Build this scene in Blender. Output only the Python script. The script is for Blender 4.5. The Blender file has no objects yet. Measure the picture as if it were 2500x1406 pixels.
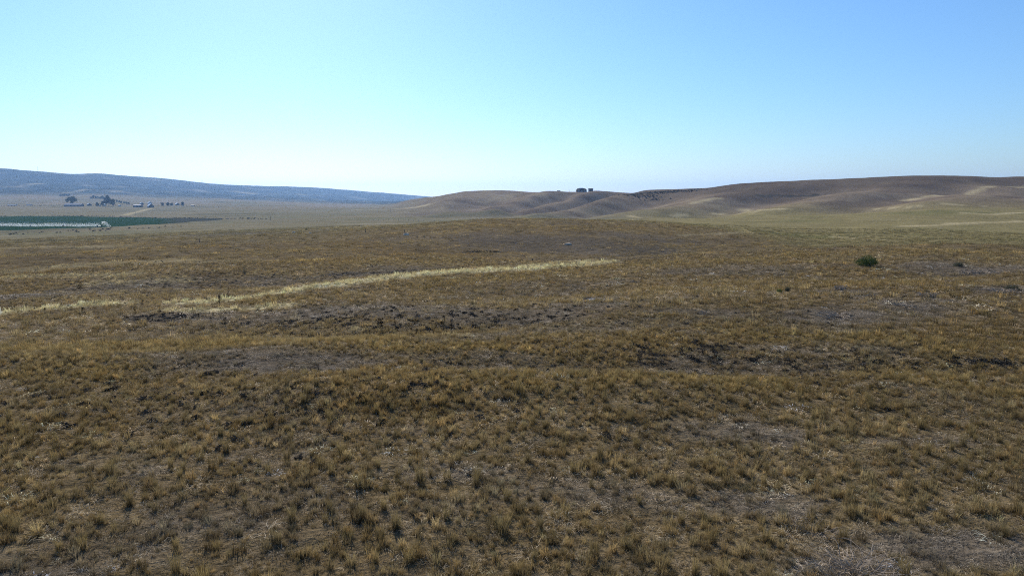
import bpy, math, random
import numpy as np
from mathutils import Vector, Matrix

random.seed(7)
rng = np.random.default_rng(11)
SC = bpy.context.scene
COL = SC.collection

# ------------------------------------------------------------------ camera
F = 1720.0                     # focal length in pixels of a 2500 px wide frame
ZC = 8.0                       # drone height above the grass
PITCH = math.atan(225.0 / F)   # looking slightly down
cam_d = bpy.data.cameras.new('camera')
cam = bpy.data.objects.new('camera', cam_d)
COL.objects.link(cam)
cam.location = (0, 0, ZC)
cam.rotation_euler = (math.pi / 2 - PITCH, 0, 0)
cam_d.sensor_width = 36.0
cam_d.lens = 36.0 * F / 2500.0
cam_d.clip_start = 0.1
cam_d.clip_end = 60000.0
SC.camera = cam

# ------------------------------------------------------------------ sky and sun
SUN_AZ = math.radians(-19.0)   # left of the viewing direction (+Y)
SUN_EL = math.radians(31.0)
w = bpy.data.worlds.new('World')
SC.world = w
w.use_nodes = True
nt = w.node_tree
bg = nt.nodes['Background']
sky = nt.nodes.new('ShaderNodeTexSky')
sky.sky_type = 'NISHITA'
sky.sun_disc = False
sky.sun_elevation = SUN_EL
sky.sun_rotation = SUN_AZ
sky.altitude = 1200.0
sky.air_density = 1.4
sky.dust_density = 0.75
sky.ozone_density = 10.0
nt.links.new(sky.outputs[0], bg.inputs[0])
bg.inputs[1].default_value = 0.118
sun_d = bpy.data.lights.new('sun', 'SUN')
sun_d.energy = 4.8
sun_d.angle = math.radians(0.53)
sun_d.color = (1.0, 0.94, 0.84)
sun = bpy.data.objects.new('sun', sun_d)
COL.objects.link(sun)
sdir = Vector((math.sin(SUN_AZ) * math.cos(SUN_EL), math.cos(SUN_AZ) * math.cos(SUN_EL), math.sin(SUN_EL)))
sun.rotation_euler = sdir.to_track_quat('Z', 'Y').to_euler()
sun.location = (0, 0, 300)
vs = SC.view_settings
vs.view_transform = 'Standard'
vs.look = 'None'
vs.exposure = 0.27
vs.gamma = 1.0
vs.use_curve_mapping = False
SC.render.engine = 'CYCLES'
SC.cycles.use_denoising = False
SC.cycles.filter_width = 1.05
SC.cycles.adaptive_threshold = 0.005
SC.cycles.max_bounces = 5
SC.cycles.diffuse_bounces = 2
SC.cycles.transmission_bounces = 3
SC.cycles.transparent_max_bounces = 6
SC.cycles.volume_bounces = 1
SC.cycles.caustics_reflective = False
SC.cycles.caustics_refractive = False

# ------------------------------------------------------------------ maths helpers
CP, SP = math.cos(PITCH), math.sin(PITCH)


def ray(px, py):
    """direction of a picture point as (x/y, z/y) slopes"""
    u, v = (px - 1250.0) / F, (703.0 - py) / F
    dy = CP + v * SP
    dz = -SP + v * CP
    return u / dy, dz / dy


def spot(px, py, Y):
    a, b = ray(px, py)
    return a * Y, Y, ZC + b * Y


def smooth(a, b, x):
    t = np.clip((x - a) / (b - a), 0, 1)
    return t * t * (3 - 2 * t)


def _h(ix, iy, seed):
    n = (ix.astype(np.int64) * 374761393 + iy.astype(np.int64) * 668265263 + seed * 974634777) & 0xFFFFFFFF
    n = ((n ^ (n >> 13)) * 1274126177) & 0xFFFFFFFF
    n = ((n ^ (n >> 16)) * 2246822519) & 0xFFFFFFFF
    return (n ^ (n >> 15)) & 0xFFFFFFFF


def pn(x, y, seed=0):
    """2-D gradient noise, about -1..1"""
    x = np.asarray(x, float)
    y = np.asarray(y, float)
    ix, iy = np.floor(x), np.floor(y)
    fx, fy = x - ix, y - iy
    ux, uy = fx * fx * fx * (fx * (fx * 6 - 15) + 10), fy * fy * fy * (fy * (fy * 6 - 15) + 10)

    def g(ox, oy):
        a = _h(ix + ox, iy + oy, seed) / 4294967296.0 * 2 * np.pi
        return np.cos(a) * (fx - ox) + np.sin(a) * (fy - oy)
    n0 = g(0, 0) * (1 - ux) + g(1, 0) * ux
    n1 = g(0, 1) * (1 - ux) + g(1, 1) * ux
    return (n0 * (1 - uy) + n1 * uy) * 1.5


def fbm(x, y, seed=0, octv=4):
    s, a, t = 0, 1, 0
    for o in range(octv):
        s = s + a * pn(x * 2 ** o, y * 2 ** o, seed + 17 * o)
        t += a
        a *= 0.55
    return s / t * 1.3


def pchip(xk, yk, x):
    xk, yk = np.asarray(xk, float), np.asarray(yk, float)
    h = np.diff(xk)
    d = np.diff(yk) / h
    m = np.zeros_like(yk)
    w1, w2 = 2 * h[1:] + h[:-1], h[1:] + 2 * h[:-1]
    with np.errstate(divide='ignore', invalid='ignore'):
        mm = (w1 + w2) / (w1 / d[:-1] + w2 / d[1:])
    m[1:-1] = np.where(d[:-1] * d[1:] > 0, mm, 0)
    m[0], m[-1] = d[0], d[-1]
    x = np.clip(x, xk[0], xk[-1])
    i = np.clip(np.searchsorted(xk, x) - 1, 0, len(xk) - 2)
    t = (x - xk[i]) / h[i]
    t2, t3 = t * t, t * t * t
    return ((2 * t3 - 3 * t2 + 1) * yk[i] + (t3 - 2 * t2 + t) * h[i] * m[i]
            + (-2 * t3 + 3 * t2) * yk[i + 1] + (t3 - t2) * h[i] * m[i + 1])


# ------------------------------------------------------------------ terrain shape
# surveyed lines of the land, near to far: (bearing column, level, metres away)
CREST = [(-300, 815, 50), (0, 800, 52), (350, 788, 55), (700, 728, 76), (1000, 682, 98), (1240, 664, 115),
         (1480, 645, 132), (1700, 628, 140), (2000, 612, 145), (2500, 604, 145), (2900, 604, 145)]
DRAW = [(-300, 796, 62), (0, 768, 66), (290, 742, 72), (430, 738, 74), (600, 727, 82), (800, 698, 97), (1000, 676, 114),
        (1240, 659, 132), (1480, 642, 155), (1750, 640, 182), (2000, 625, 185), (2500, 618, 180), (2900, 618, 180)]
MID = [(-300, 612, 220), (0, 600, 235), (250, 592, 240), (500, 584, 245), (742, 573, 255), (984, 557, 270), (1100, 546, 285),
       (1240, 536, 300), (1350, 537, 305), (1500, 541, 300), (1620, 547, 290), (1750, 562, 270), (1850, 580, 250),
       (2000, 600, 235), (2250, 598, 225), (2500, 598, 225), (2900, 598, 225)]
VAL1 = [(-300, 566, 540), (0, 562, 560), (250, 557, 570), (500, 549, 590), (742, 546, 560), (984, 546, 500), (1100, 545, 480),
        (1240, 546, 460), (1350, 545, 460), (1500, 543, 440), (1620, 545, 420), (1750, 550, 400), (1850, 556, 390),
        (2000, 565, 360), (2250, 562, 350), (2500, 565, 350), (2900, 566, 350)]
VAL2 = [(-300, 528, 1000), (0, 528, 1000), (250, 528, 1000), (500, 531, 900), (742, 530, 850), (984, 527, 850), (1100, 528, 830),
        (1240, 532, 760), (1350, 535, 700), (1500, 530, 680), (1620, 528, 650), (1750, 527, 620), (1850, 524, 600),
        (2000, 520, 580), (2250, 515, 560), (2500, 512, 560), (2900, 510, 560)]
FARM = [(-300, 505, 1650), (0, 504, 1700), (250, 503, 1700), (500, 504, 1700), (742, 508, 1600), (900, 512, 1450),
        (984, 510, 1300), (1100, 498, 1080), (1240, 497, 1050), (1350, 497, 1000), (1500, 496, 900), (1620, 495, 850),
        (1750, 490, 820), (2000, 480, 800), (2250, 470, 790), (2500, 475, 790), (2900, 475, 790)]
HILL = [(-300, 484, 2500), (0, 482, 2600), (250, 484, 2700), (500, 489, 2900), (742, 497, 3000), (880, 503, 2800), (950, 504, 2200),
        (1000, 497, 1600), (1050, 489, 1420), (1100, 478.5, 1350), (1140, 472, 1320), (1230, 468, 1300), (1300, 470, 1300),
        (1400, 471, 1280), (1500, 471.5, 1200), (1540, 473, 1120), (1580, 467, 1060), (1700, 462, 1020), (1800, 452, 1010),
        (1900, 446, 1000), (2000, 440, 1000), (2100, 436, 1000), (2200, 434, 1000), (2300, 431, 1000), (2400, 433, 1000),
        (2500, 435, 1000), (2900, 442, 1000)]
BENCH = [(-300, 445, 3600), (0, 448, 3700), (250, 455, 3900), (500, 470, 4300), (742, 483, 4800), (900, 492, 5200),
         (1000, 495, 5500), (1100, 497, 5500), (1200, 490, 4500), (1500, 484, 3000), (2000, 480, 2500), (2900, 480, 2500)]
SKYL = [(-300, 400, 4600), (0, 413, 4800), (100, 420, 4900), (180, 426, 5000), (240, 427, 5000), (340, 432, 5200), (440, 443, 5500),
        (500, 449, 5600), (620, 456, 6000), (700, 457, 6300), (820, 463, 6800), (920, 471, 7200), (1000, 477.5, 7500),
        (1070, 483, 7800), (1150, 489, 8000), (1250, 492, 8000), (1500, 487, 8000), (2900, 487, 8000)]
LINES = [CREST, DRAW, MID, VAL1, VAL2, FARM, HILL, BENCH, SKYL]

DEG = math.pi / 180
th_f = np.linspace(-41 * DEG, 41 * DEG, 660)
th_b = np.linspace(41 * DEG, 319 * DEG, 82)[1:]
TH = np.concatenate([th_f, th_b])                    # last one equals the first (+360)
NT = len(TH)
NR = 620
LR = np.linspace(math.log(3.0), math.log(14000.0), NR)
RR = np.exp(LR)

th_w = np.where(TH > math.pi, TH - 2 * math.pi, TH)  # -180..180
th_c = np.clip(th_w, -43 * DEG, 43 * DEG)
behind = smooth(50 * DEG, 120 * DEG, np.abs(th_w))
KR, KZ = [], []
for z0, r0 in ((0.0, 3.0), (0.0, 14.0), (-0.15, 30.0)):
    KR.append(np.full(NT, math.log(r0)))
    KZ.append(np.full(NT, z0))
gen_r = [60, 75, 240, 480, 800, 1400, 2200, 4000, 7000]
for ln, gr in zip(LINES, gen_r):
    P = np.array([spot(*p) for p in ln])
    t, r = np.arctan2(P[:, 0], P[:, 1]), np.hypot(P[:, 0], P[:, 1])
    kr, kz = pchip(t, np.log(r), th_c), pchip(t, P[:, 2], th_c)
    KR.append(kr * (1 - behind) + math.log(gr) * behind)
    KZ.append(kz * (1 - behind) - 6.0 * behind)
KR.append(np.full(NT, math.log(14000.0)))
KZ.append(KZ[-1] - 25.0)
KR, KZ = np.array(KR), np.array(KZ)
NK = len(KR)
Z = np.zeros((NR, NT))
KF = np.zeros((NR, NT))
kk = np.arange(NK, dtype=float)
for j in range(NT):
    Z[:, j] = pchip(KR[:, j], KZ[:, j], LR)
    KF[:, j] = np.interp(LR, KR[:, j], kk)
X = RR[:, None] * np.sin(TH)[None, :]
Y = RR[:, None] * np.cos(TH)[None, :]
# line numbers: 3 crest 4 draw 5 mid 6 val1 7 val2 8 farm 9 hill 10 bench 11 skyline
right = smooth(-0.16, 0.05, th_c)[None, :]           # 0 on the valley side, 1 on the hill side


def tab(vals):
    return np.interp(KF, np.arange(len(vals)), vals)


Z += (0.16 * pn(X / 9, Y / 9, 1) + 0.07 * pn(X / 2.6, Y / 2.6, 2)) * tab([0, 1, 1, 1, .8, .6, 0, 0, 0, 0, 0, 0, 0])
Z += 0.55 * pn(X / 38, Y / 38, 3) * tab([0, 0, .2, .5, .3, 1, 1, 1, 1, 1, 0, 0, 0])
hilly = tab([0, 0, 0, 0, 0, 0, .15, .6, 1, .55, .3, 0, 0]) * (0.12 + 0.88 * right)
Z += hilly * (3.4 * pn(X / 150, Y / 150, 4) + 1.5 * pn(X / 60, Y / 60, 5) + .5 * pn(X / 22, Y / 22, 6))
ridgy = tab([0, 0, 0, 0, 0, 0, 0, 0, 0.02, .45, 1, .35, .2]) * (1 - right * 0.8)
gul = 1 - np.abs(pn(X / 620 + 0.3 * pn(X / 300, Y / 300, 8), Y / 900, 7)) * 2
Z += ridgy * (14 * gul + 8 * pn(X / 260, Y / 260, 9) + 3 * pn(X / 90, Y / 90, 10))


def ridge(pts, amp, wid, taper=True):
    """raise or cut the land along a line of spots"""
    global Z
    P = np.array([spot(*p)[:2] for p in pts])
    best = np.full(Z.shape, 1e9)
    along = np.zeros(Z.shape)
    n = len(P) - 1
    for q, (a, b) in enumerate(zip(P[:-1], P[1:])):
        ab = b - a
        L2 = ab @ ab
        t = np.clip(((X - a[0]) * ab[0] + (Y - a[1]) * ab[1]) / L2, 0, 1)
        d = np.hypot(X - a[0] - t * ab[0], Y - a[1] - t * ab[1])
        along = np.where(d < best, (q + t) / n, along)
        best = np.minimum(best, d)
    Z += amp * np.exp(-(best / wid) ** 2) * (smooth(1.0, .72, along) if taper else 1.0)


ridge([(1120, 531, 780), (1190, 520, 860), (1260, 503, 990), (1340, 485, 1150), (1400, 476, 1250)], 8.0, 34)
ridge([(1215, 533, 740), (1300, 521, 800), (1380, 500, 950), (1450, 484, 1110), (1490, 477, 1180)], 9.0, 27)
ridge([(1330, 535, 690), (1420, 515, 790), (1490, 497, 900), (1545, 481, 1030)], 9.0, 26)
ridge([(1180, 528, 790), (1280, 510, 920), (1350, 493, 1070), (1400, 484, 1160)], -8.0, 24)
ridge([(1290, 528, 760), (1380, 511, 870), (1450, 494, 1010), (1520, 481, 1110)], -11.0, 24)
ridge([(1080, 526, 860), (1150, 507, 990), (1230, 487, 1160)], -6.0, 40)
ridge([(1000, 520, 1000), (1080, 503, 1080), (1150, 487, 1180)], 4.0, 40)
ridge([(1400, 532, 680), (1500, 512, 770), (1600, 494, 860), (1690, 481, 930)], -6.0, 34)
ridge([(1480, 530, 680), (1640, 512, 700), (1760, 494, 800), (1900, 478, 880)], 6.0, 36)
ridge([(1700, 522, 650), (1850, 500, 760), (1980, 482, 840), (2080, 468, 900)], -6.0, 40)
ridge([(1900, 505, 640), (2100, 486, 760), (2300, 466, 820)], 6.0, 40)
ridge([(2080, 505, 620), (2250, 485, 740), (2420, 462, 830)], -6.0, 45)
ridge([(2250, 500, 640), (2400, 478, 760), (2520, 458, 850)], 5.0, 40)


def swell(pts, amp, wid):
    """long low swell or hollow: bearings and distances only"""
    ridge([(a, 478, d) for a, _, d in pts] , amp, wid, False)


swell([(350, 0, 54), (700, 0, 50), (1000, 0, 48), (1300, 0, 52)], -.75, 5)
swell([(750, 0, 84), (1000, 0, 97), (1240, 0, 112), (1480, 0, 128), (1800, 0, 135), (2400, 0, 138)], .9, 10)
swell([(1100, 0, 34.5), (1500, 0, 34), (2000, 0, 33.5), (2600, 0, 33.5)], -.4, 2.2)
swell([(1500, 0, 54), (2000, 0, 58), (2600, 0, 60)], .8, 8)
swell([(1300, 0, 78), (1700, 0, 86), (2300, 0, 88)], -.9, 9)
swell([(700, 0, 28), (1200, 0, 29.5), (1700, 0, 28)], .4, 3)
swell([(-100, 0, 36), (300, 0, 35), (700, 0, 37)], .4, 3)
swell([(1000, 0, 175), (1300, 0, 185), (1600, 0, 190), (1900, 0, 185)], -1.8, 16)
swell([(900, 0, 262), (1100, 0, 275), (1300, 0, 290), (1550, 0, 280)], .3, 25)
swell([(-100, 0, 100), (300, 0, 100), (650, 0, 105)], -1.1, 9)
swell([(-100, 0, 140), (300, 0, 160), (650, 0, 180)], 1.4, 14)
swell([(-100, 0, 190), (300, 0, 205), (700, 0, 215)], -1.3, 12)


def ground_z(x, y):
    x, y = np.asarray(x, float), np.asarray(y, float)
    r = np.maximum(np.hypot(x, y), 3.001)
    t = np.arctan2(x, y)
    t = np.where(t < TH[0], t + 2 * math.pi, t)
    fj = np.interp(t, TH, np.arange(NT))
    fi = (np.log(r) - LR[0]) / (LR[1] - LR[0])
    i = np.clip(fi.astype(int), 0, NR - 2)
    j = np.clip(fj.astype(int), 0, NT - 2)
    u, v = np.clip(fi - i, 0, 1), np.clip(fj - j, 0, 1)
    return (Z[i, j] * (1 - u) * (1 - v) + Z[i + 1, j] * u * (1 - v) + Z[i, j + 1] * (1 - u) * v + Z[i + 1, j + 1] * u * v)


def line_no(x, y):
    x, y = np.asarray(x, float), np.asarray(y, float)
    r = np.maximum(np.hypot(x, y), 3.001)
    t = np.arctan2(x, y)
    t = np.where(t < TH[0], t + 2 * math.pi, t)
    j = np.clip(np.interp(t, TH, np.arange(NT)).astype(int), 0, NT - 2)
    i = np.clip(((np.log(r) - LR[0]) / (LR[1] - LR[0])).astype(int), 0, NR - 2)
    return KF[i, j]


_ry = np.exp(np.linspace(math.log(8), math.log(13000), 6000))


def at(px, py):
    """first place where the land is met along a bearing and level"""
    a, b = ray(px, py)
    zz = ground_z(a * _ry, _ry)
    hit = np.nonzero(zz >= ZC + b * _ry)[0]
    i = hit[0] if len(hit) else int(np.argmin(ZC + b * _ry - zz))
    yv = _ry[i]
    return Vector((a * yv, yv, float(zz[i])))


def seg_dist(x, y, P):
    best = np.full(np.shape(x), 1e9)
    for a, b in zip(P[:-1], P[1:]):
        ab = b - a
        t = np.clip(((x - a[0]) * ab[0] + (y - a[1]) * ab[1]) / (ab @ ab), 0, 1)
        best = np.minimum(best, np.hypot(x - a[0] - t * ab[0], y - a[1] - t * ab[1]))
    return best


def xy(pts):
    return np.array([at(*p)[:2] for p in pts])


# ------------------------------------------------------------------ plant cover of the land (true colours)
DRAW_L = xy([(-260, 790), (0, 766), (150, 752), (275, 742)])
DRAW_R = xy([(445, 740), (520, 737), (620, 724), (700, 712), (800, 697), (900, 684), (1000, 673), (1120, 664), (1240, 658), (1330, 652), (1400, 647), (1480, 640)])
DRAW_S = xy([(430, 757), (520, 757), (640, 752), (700, 745)])
PAN = xy([(1300, 650), (1380, 640), (1430, 641)])
# pale dry-grass streaks: (points, half width m)
PALE = [(xy([(0, 668), (100, 657), (200, 648), (330, 641), (430, 636)]), 5.0), (xy([(480, 642), (545, 637)]), 3.5),
        (xy([(40, 676), (240, 672), (320, 670)]), 3.5), (xy([(250, 692), (330, 690), (440, 684)]), 3.5), (xy([(0, 606), (150, 603), (300, 602)]), 4.0),
        (xy([(865, 805), (890, 804)]), 0.6), (xy([(1110, 820), (1150, 822)]), 0.7), (xy([(1010, 553), (1090, 548)]), 3.0),
        (xy([(1660, 575), (1700, 573), (1760, 571), (1830, 569)]), 2.2), (xy([(1800, 560), (1830, 568)]), 2.5),
        (xy([(1540, 527), (1565, 532)]), 5.0), (xy([(1640, 526), (1690, 525)]), 5.0), (xy([(1740, 523), (1765, 522)]), 5.0),
        (xy([(1820, 512), (1860, 514), (1900, 511)]), 7.0), (xy([(1790, 525), (1840, 518), (1930, 510)]), 4.0),
        (xy([(2210, 553), (2300, 549), (2420, 543), (2500, 541)]), 6.0), (xy([(2360, 521), (2420, 524), (2500, 519)]), 6.0),
        (xy([(2140, 511), (2230, 504), (2400, 504)]), 3.5), (xy([(2040, 578), (2160, 586)]), 3.0),
        (xy([(2210, 490), (2290, 478), (2380, 468), (2500, 456)]), 7.0), (xy([(1690, 497), (1760, 484)]), 6.0),
        (xy([(372, 508), (345, 515), (322, 521), (305, 526)]), 7.0), (xy([(318, 519), (345, 519)]), 6.0),
        (xy([(0, 459), (60, 455), (100, 448)]), 26.0), (xy([(160, 471), (210, 462), (290, 466)]), 24.0), (xy([(580, 469), (640, 474), (740, 475)]), 40.0), (xy([(770, 489), (850, 490)]), 40.0),
        (xy([(780, 561), (905, 553)]), 2.5), (xy([(870, 512), (960, 511), (1050, 500)]), 12.0)]
# grey patches of dead sage litter (place, radius along, radius across, strength)
GREY = [(700, 878, 5, 2.6, 1), (820, 885, 5, 1.6, .8), (640, 855, 3, 1.5, .7), (1300, 905, 6, 1.4, .7), (1150, 880, 6, 1.0, .6), (960, 760, 12, 4, .9),
        (1200, 770, 14, 5, .8), (1420, 800, 12, 4, .6), (1600, 910, 3.5, 1.6, .9), (1900, 860, 6, 2, .6), (1800, 900, 7, 2, .7),
        (2060, 770, 5, 2.6, 1), (2300, 655, 9, 8, .9), (2420, 660, 7, 5, .9), (2260, 745, 5, 3, .9), (2210, 750, 4, 2, .7), (2460, 708, 4, 3, .9),
        (2060, 710, 3, 3, .9), (1720, 765, 4, 2, .8), (1680, 705, 4, 3, .6), (1440, 732, 4, 3, .7), (1400, 590, 30, 14, .9), (1250, 585, 30, 14, .8),
        (1150, 577, 30, 12, .7), (1330, 610, 24, 10, .8), (1560, 578, 24, 10, .8), (700, 567, 40, 14, .8), (560, 575, 30, 12, .8),
        (800, 700, 8, 5, .4), (680, 690, 10, 6, .8), (900, 670, 12, 5, .8), (1050, 660, 12, 5, .7), (120, 720, 14, 6, .8), (320, 705, 14, 6, .8), (420, 775, 8, 2.2, .9),
        (600, 770, 8, 3, .7), (2230, 1330, 3.2, 1.3, 1), (2060, 1370, 2.6, 1.0, 1), (1900, 1230, 2.6, 1.1, .9), (1850, 1060, 3, 1.5, .9), (2200, 1080, 2.5, .9, .6), (1480, 1200, 2.4, 1, .6),
        (1080, 1150, 2.2, .8, .7), (660, 1110, 1.8, .8, .6), (680, 985, 2.4, 1.2, .6), (1010, 1050, 2, .7, .5), (2080, 650, 6, 4, .6), (1950, 650, 10, 5, .6), (1750, 660, 8, 6, .6)]
GREYW = [(at(a, b), c, d, e) for a, b, c, d, e in GREY]
# belts where the bunchgrass stands thick and golden (line, half width m)
GOLD = [(xy([(650, 728), (800, 712), (1000, 690), (1240, 672), (1480, 655), (1700, 640), (2000, 622), (2480, 614)]), 6.5),
        (xy([(0, 850), (300, 855), (600, 835), (900, 832)]), 3.0), (xy([(1000, 850), (1250, 862), (1400, 880)]), 2.6), (xy([(1050, 925), (1300, 930), (1500, 925), (1900, 940)]), 2.2),
        (xy([(1640, 775), (1800, 810), (2000, 835), (2300, 850)]), 3.2), (xy([(1330, 735), (1450, 738), (1560, 728)]), 2.6), (xy([(700, 640), (850, 640), (1000, 640), (1130, 640)]), 8.0),
        (xy([(330, 640), (600, 620), (850, 610), (1000, 590), (1120, 565)]), 9.0), (xy([(1120, 552), (1300, 556), (1500, 560), (1650, 562)]), 14.0), (xy([(0, 625), (250, 618), (450, 606)]), 8.0),
        (xy([(1500, 600), (1700, 605), (1900, 600)]), 10.0), (xy([(0, 900), (250, 905)]), 1.8), (xy([(2100, 900), (2300, 930), (2480, 960)]), 2.4)]
SCRUB = [(xy([(1530, 476), (1580, 471), (1640, 468), (1700, 464)]), 17), (xy([(1150, 616), (1215, 615)]), 2.4), (xy([(1860, 478), (1990, 477)]), 9),
         (xy([(330, 776), (470, 774)]), 1.3), (xy([(800, 672), (960, 664), (1130, 655)]), 1.6)]


def lerp(a, b, t):
    return a + (b - a) * np.asarray(t)[..., None]


def nearby(x, y, P, m):
    return (x > P[:, 0].min() - m) & (x < P[:, 0].max() + m) & (y > P[:, 1].min() - m) & (y < P[:, 1].max() + m)


def n1b_(x, y):
    return fbm(x / 2.3, y / 2.3, 43, 3)


def cover(x, y):
    """real colour of the vegetation at a place, and how thick the grass stands there"""
    x, y = np.asarray(x, float), np.asarray(y, float)
    r = np.hypot(x, y)
    k = line_no(x, y)
    t = np.arctan2(x, y)
    A = lambda *c: np.array(c)
    n1 = fbm(x / 14, y / 14, 21)
    n2 = fbm(x / 55, y / 55, 22)
    n3 = fbm(x / 3.2, y / 3.2, 23, 3)
    big = fbm(x / 260, y / 260, 24)
    # bunchgrass: gold to brown
    c = lerp(np.broadcast_to(A(.215, .154, .071), x.shape + (3,)), A(.285, .212, .108), smooth(-.5, .6, n1 + .5 * n3))
    c = lerp(c, A(.235, .160, .064), smooth(.05, .6, n2 + .4 * n1) * .7)
    c = lerp(c, A(.19, .155, .11), smooth(.1, .7, -n1 + .5 * n3 - .3 * n2) * .75)
    thick = .66 + .26 * n1 + .25 * n3 + .12 * n2
    # further rises: olive gold
    c = lerp(c, A(.235, .185, .076), smooth(4.6, 5.4, k) * .7)
    # hill side pastures
    hs = smooth(.08, .26, t)
    zone = np.maximum(smooth(4.9, 5.4, k + .2 * n2), smooth(4.15, 4.6, k + .15 * n2) * smooth(.3, .42, t)) * (1 - smooth(6.9, 7.7, k + .3 * big)) * hs
    c = lerp(c, A(.225, .185, .084), zone * .9)
    c = lerp(c, A(.14, .135, .052), zone * smooth(.0, .6, fbm(x / 90, y / 45, 25)) * .6)
    c = lerp(c, A(.26, .215, .105), zone * smooth(.2, .6, fbm(x / 70, y / 30, 26)) * .7)
    # valley flat
    vz = smooth(4.75, 5.8, k + .3 * n2) * (1 - hs)
    c = lerp(c, A(.205, .172, .102), vz)
    c = lerp(c, A(.175, .162, .092), vz * smooth(-.1, .5, fbm(x / 200, y / 90, 27)))
    c = lerp(c, A(.115, .11, .066), vz * smooth(.05, .5, fbm(x / 260, y / 70, 38)) * .75)
    c = lerp(c, A(.30, .25, .16), vz * smooth(.25, .6, fbm(x / 220, y / 40, 39)) * .7)
    c = lerp(c, A(.235, .185, .125), vz * smooth(7.2, 8.6, k) * smooth(-.3, .4, big) * .8)
    # hills
    hz = np.maximum(smooth(6.9, 7.7, k + .3 * big), smooth(6.7, 7.2, k) * (1 - smooth(.06, .2, t))) * smooth(-.2, -.05, t)
    c = lerp(c, A(.225, .172, .115), hz)
    c = lerp(c, A(.12, .088, .062), hz * smooth(-.2, .4, fbm(x / 120, y / 60, 28)) * .8)
    c = lerp(c, A(.30, .24, .145), hz * smooth(.1, .55, fbm(x / 60, y / 110, 29)) * .6)
    c = lerp(c, A(.105, .076, .052), hz * smooth(7.7, 8.7, k + .4 * fbm(x / 140, y / 70, 37)) * smooth(.05, .2, t) * .75)
    # far ridge: sage and juniper with pale grass openings
    rz = smooth(8.9, 9.5, k) * (1 - smooth(-.2, -.05, t) * (r < 2500))
    sp = fbm(x / 210, y / 340, 30, 5)
    c = lerp(c, A(.07, .074, .056), rz)
    c = lerp(c, A(.24, .205, .15), rz * smooth(.12, .5, sp) * .85)
    c = lerp(c, A(.03, .042, .03), rz * smooth(.1, .5, fbm(x / 60, y / 90, 31, 3)) * .7)
    for P, wd in GOLD:
        i = nearby(x, y, P, wd * 4)
        d = seg_dist(x[i], y[i], P) + wd * (1.3 * n1[i] + .5 * n3[i] + .5 * n2[i])
        s = smooth(wd, wd * .25, d)
        c[i] = lerp(c[i], A(.30, .215, .09), s * .7)
        thick[i] += (1.05 - thick[i]) * s * .75
    # named streaks and patches
    for P, wd in PALE:
        i = nearby(x, y, P, wd * 3)
        d = seg_dist(x[i], y[i], P) + wd * .7 * fbm(x[i] / (wd * 2.5), y[i] / (wd * 2.5), 33, 3)
        c[i] = lerp(c[i], A(.46, .375, .21), smooth(wd * 1.3, wd * .1, d) * (.85 if wd < 2.9 else .72))
    gy = np.zeros_like(x)
    n1b = fbm(x / 1.6, y / 1.6, 41, 3)
    for p, ra, rb, s in GREYW:
        i = (np.abs(x - p.x) < 4 * ra) & (np.abs(y - p.y) < 4 * rb)
        q = np.hypot((x[i] - p.x) / ra, (y[i] - p.y) / rb) + .8 * n3[i] + .6 * n1[i]
        gy[i] = np.maximum(gy[i], s * smooth(1.15, .45, q))
    gy = gy * (1 - .4 * smooth(-.1, .4, n1b))
    gy = np.maximum(gy, .35 * smooth(.35, .75, fbm(x / 20, y / 20, 34) + .35 * n3) * (1 - smooth(5.2, 5.8, k)))
    c = lerp(c, A(.175, .15, .122), gy * .8)
    thick = thick * (1 - .4 * gy)
    dd = np.minimum(seg_dist(x, y, DRAW_L), seg_dist(x, y, DRAW_R))
    wid = 1.5 + 1.1 * smooth(40, 110, r) + 1.0 * fbm(x / 5, y / 5, 35, 3) + .5 * n3
    dr = smooth(wid * 1.4, wid * .3, dd) * (.98 + .3 * n1b_(x, y))
    dr = np.maximum(dr, .75 * smooth(2.2, .3, seg_dist(x, y, DRAW_S) + 1.2 * n3))
    dr = np.maximum(dr, .6 * smooth(4.0, .5, seg_dist(x, y, PAN) + 2 * n3))
    dr = np.clip(dr, 0, 1)
    c = lerp(c, A(.60, .52, .30), dr)
    thick = np.maximum(thick * (1 - dr), dr * .9)
    for P, wd in SCRUB:
        i = nearby(x, y, P, wd * 3)
        d = seg_dist(x[i], y[i], P) + wd * .8 * fbm(x[i] / (wd * 1.5), y[i] / (wd * 1.5), 36, 3)
        s = smooth(wd, wd * .3, d) * .85
        c[i] = lerp(c[i], A(.055, .052, .042), s)
        thick[i] *= 1 - .6 * s
    cover.ridge = rz
    return np.clip(c, .01, .8), np.clip(thick, 0, 1.3), gy, dr


# ------------------------------------------------------------------ node helpers
def new_mat(name):
    m = bpy.data.materials.new(name)
    m.use_nodes = True
    t = m.node_tree
    t.nodes.clear()
    out = t.nodes.new('ShaderNodeOutputMaterial')
    return m, t, out


def node(t, kind, **kw):
    n = t.nodes.new(kind)
    for k, v in kw.items():
        if k.startswith('i_'):
            n.inputs[k[2:].replace('_', ' ')].default_value = v
        else:
            setattr(n, k, v)
    return n


def mixc(t, a, b, f, blend='MIX'):
    n = t.nodes.new('ShaderNodeMix')
    n.data_type = 'RGBA'
    n.blend_type = blend
    for s, v in ((0, f), (6, a), (7, b)):
        if hasattr(v, 'is_output'):
            t.links.new(v, n.inputs[s])
        else:
            n.inputs[s].default_value = v if s == 0 else tuple(v) + (1,) * (4 - len(v))
    return n.outputs[2]


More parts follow.
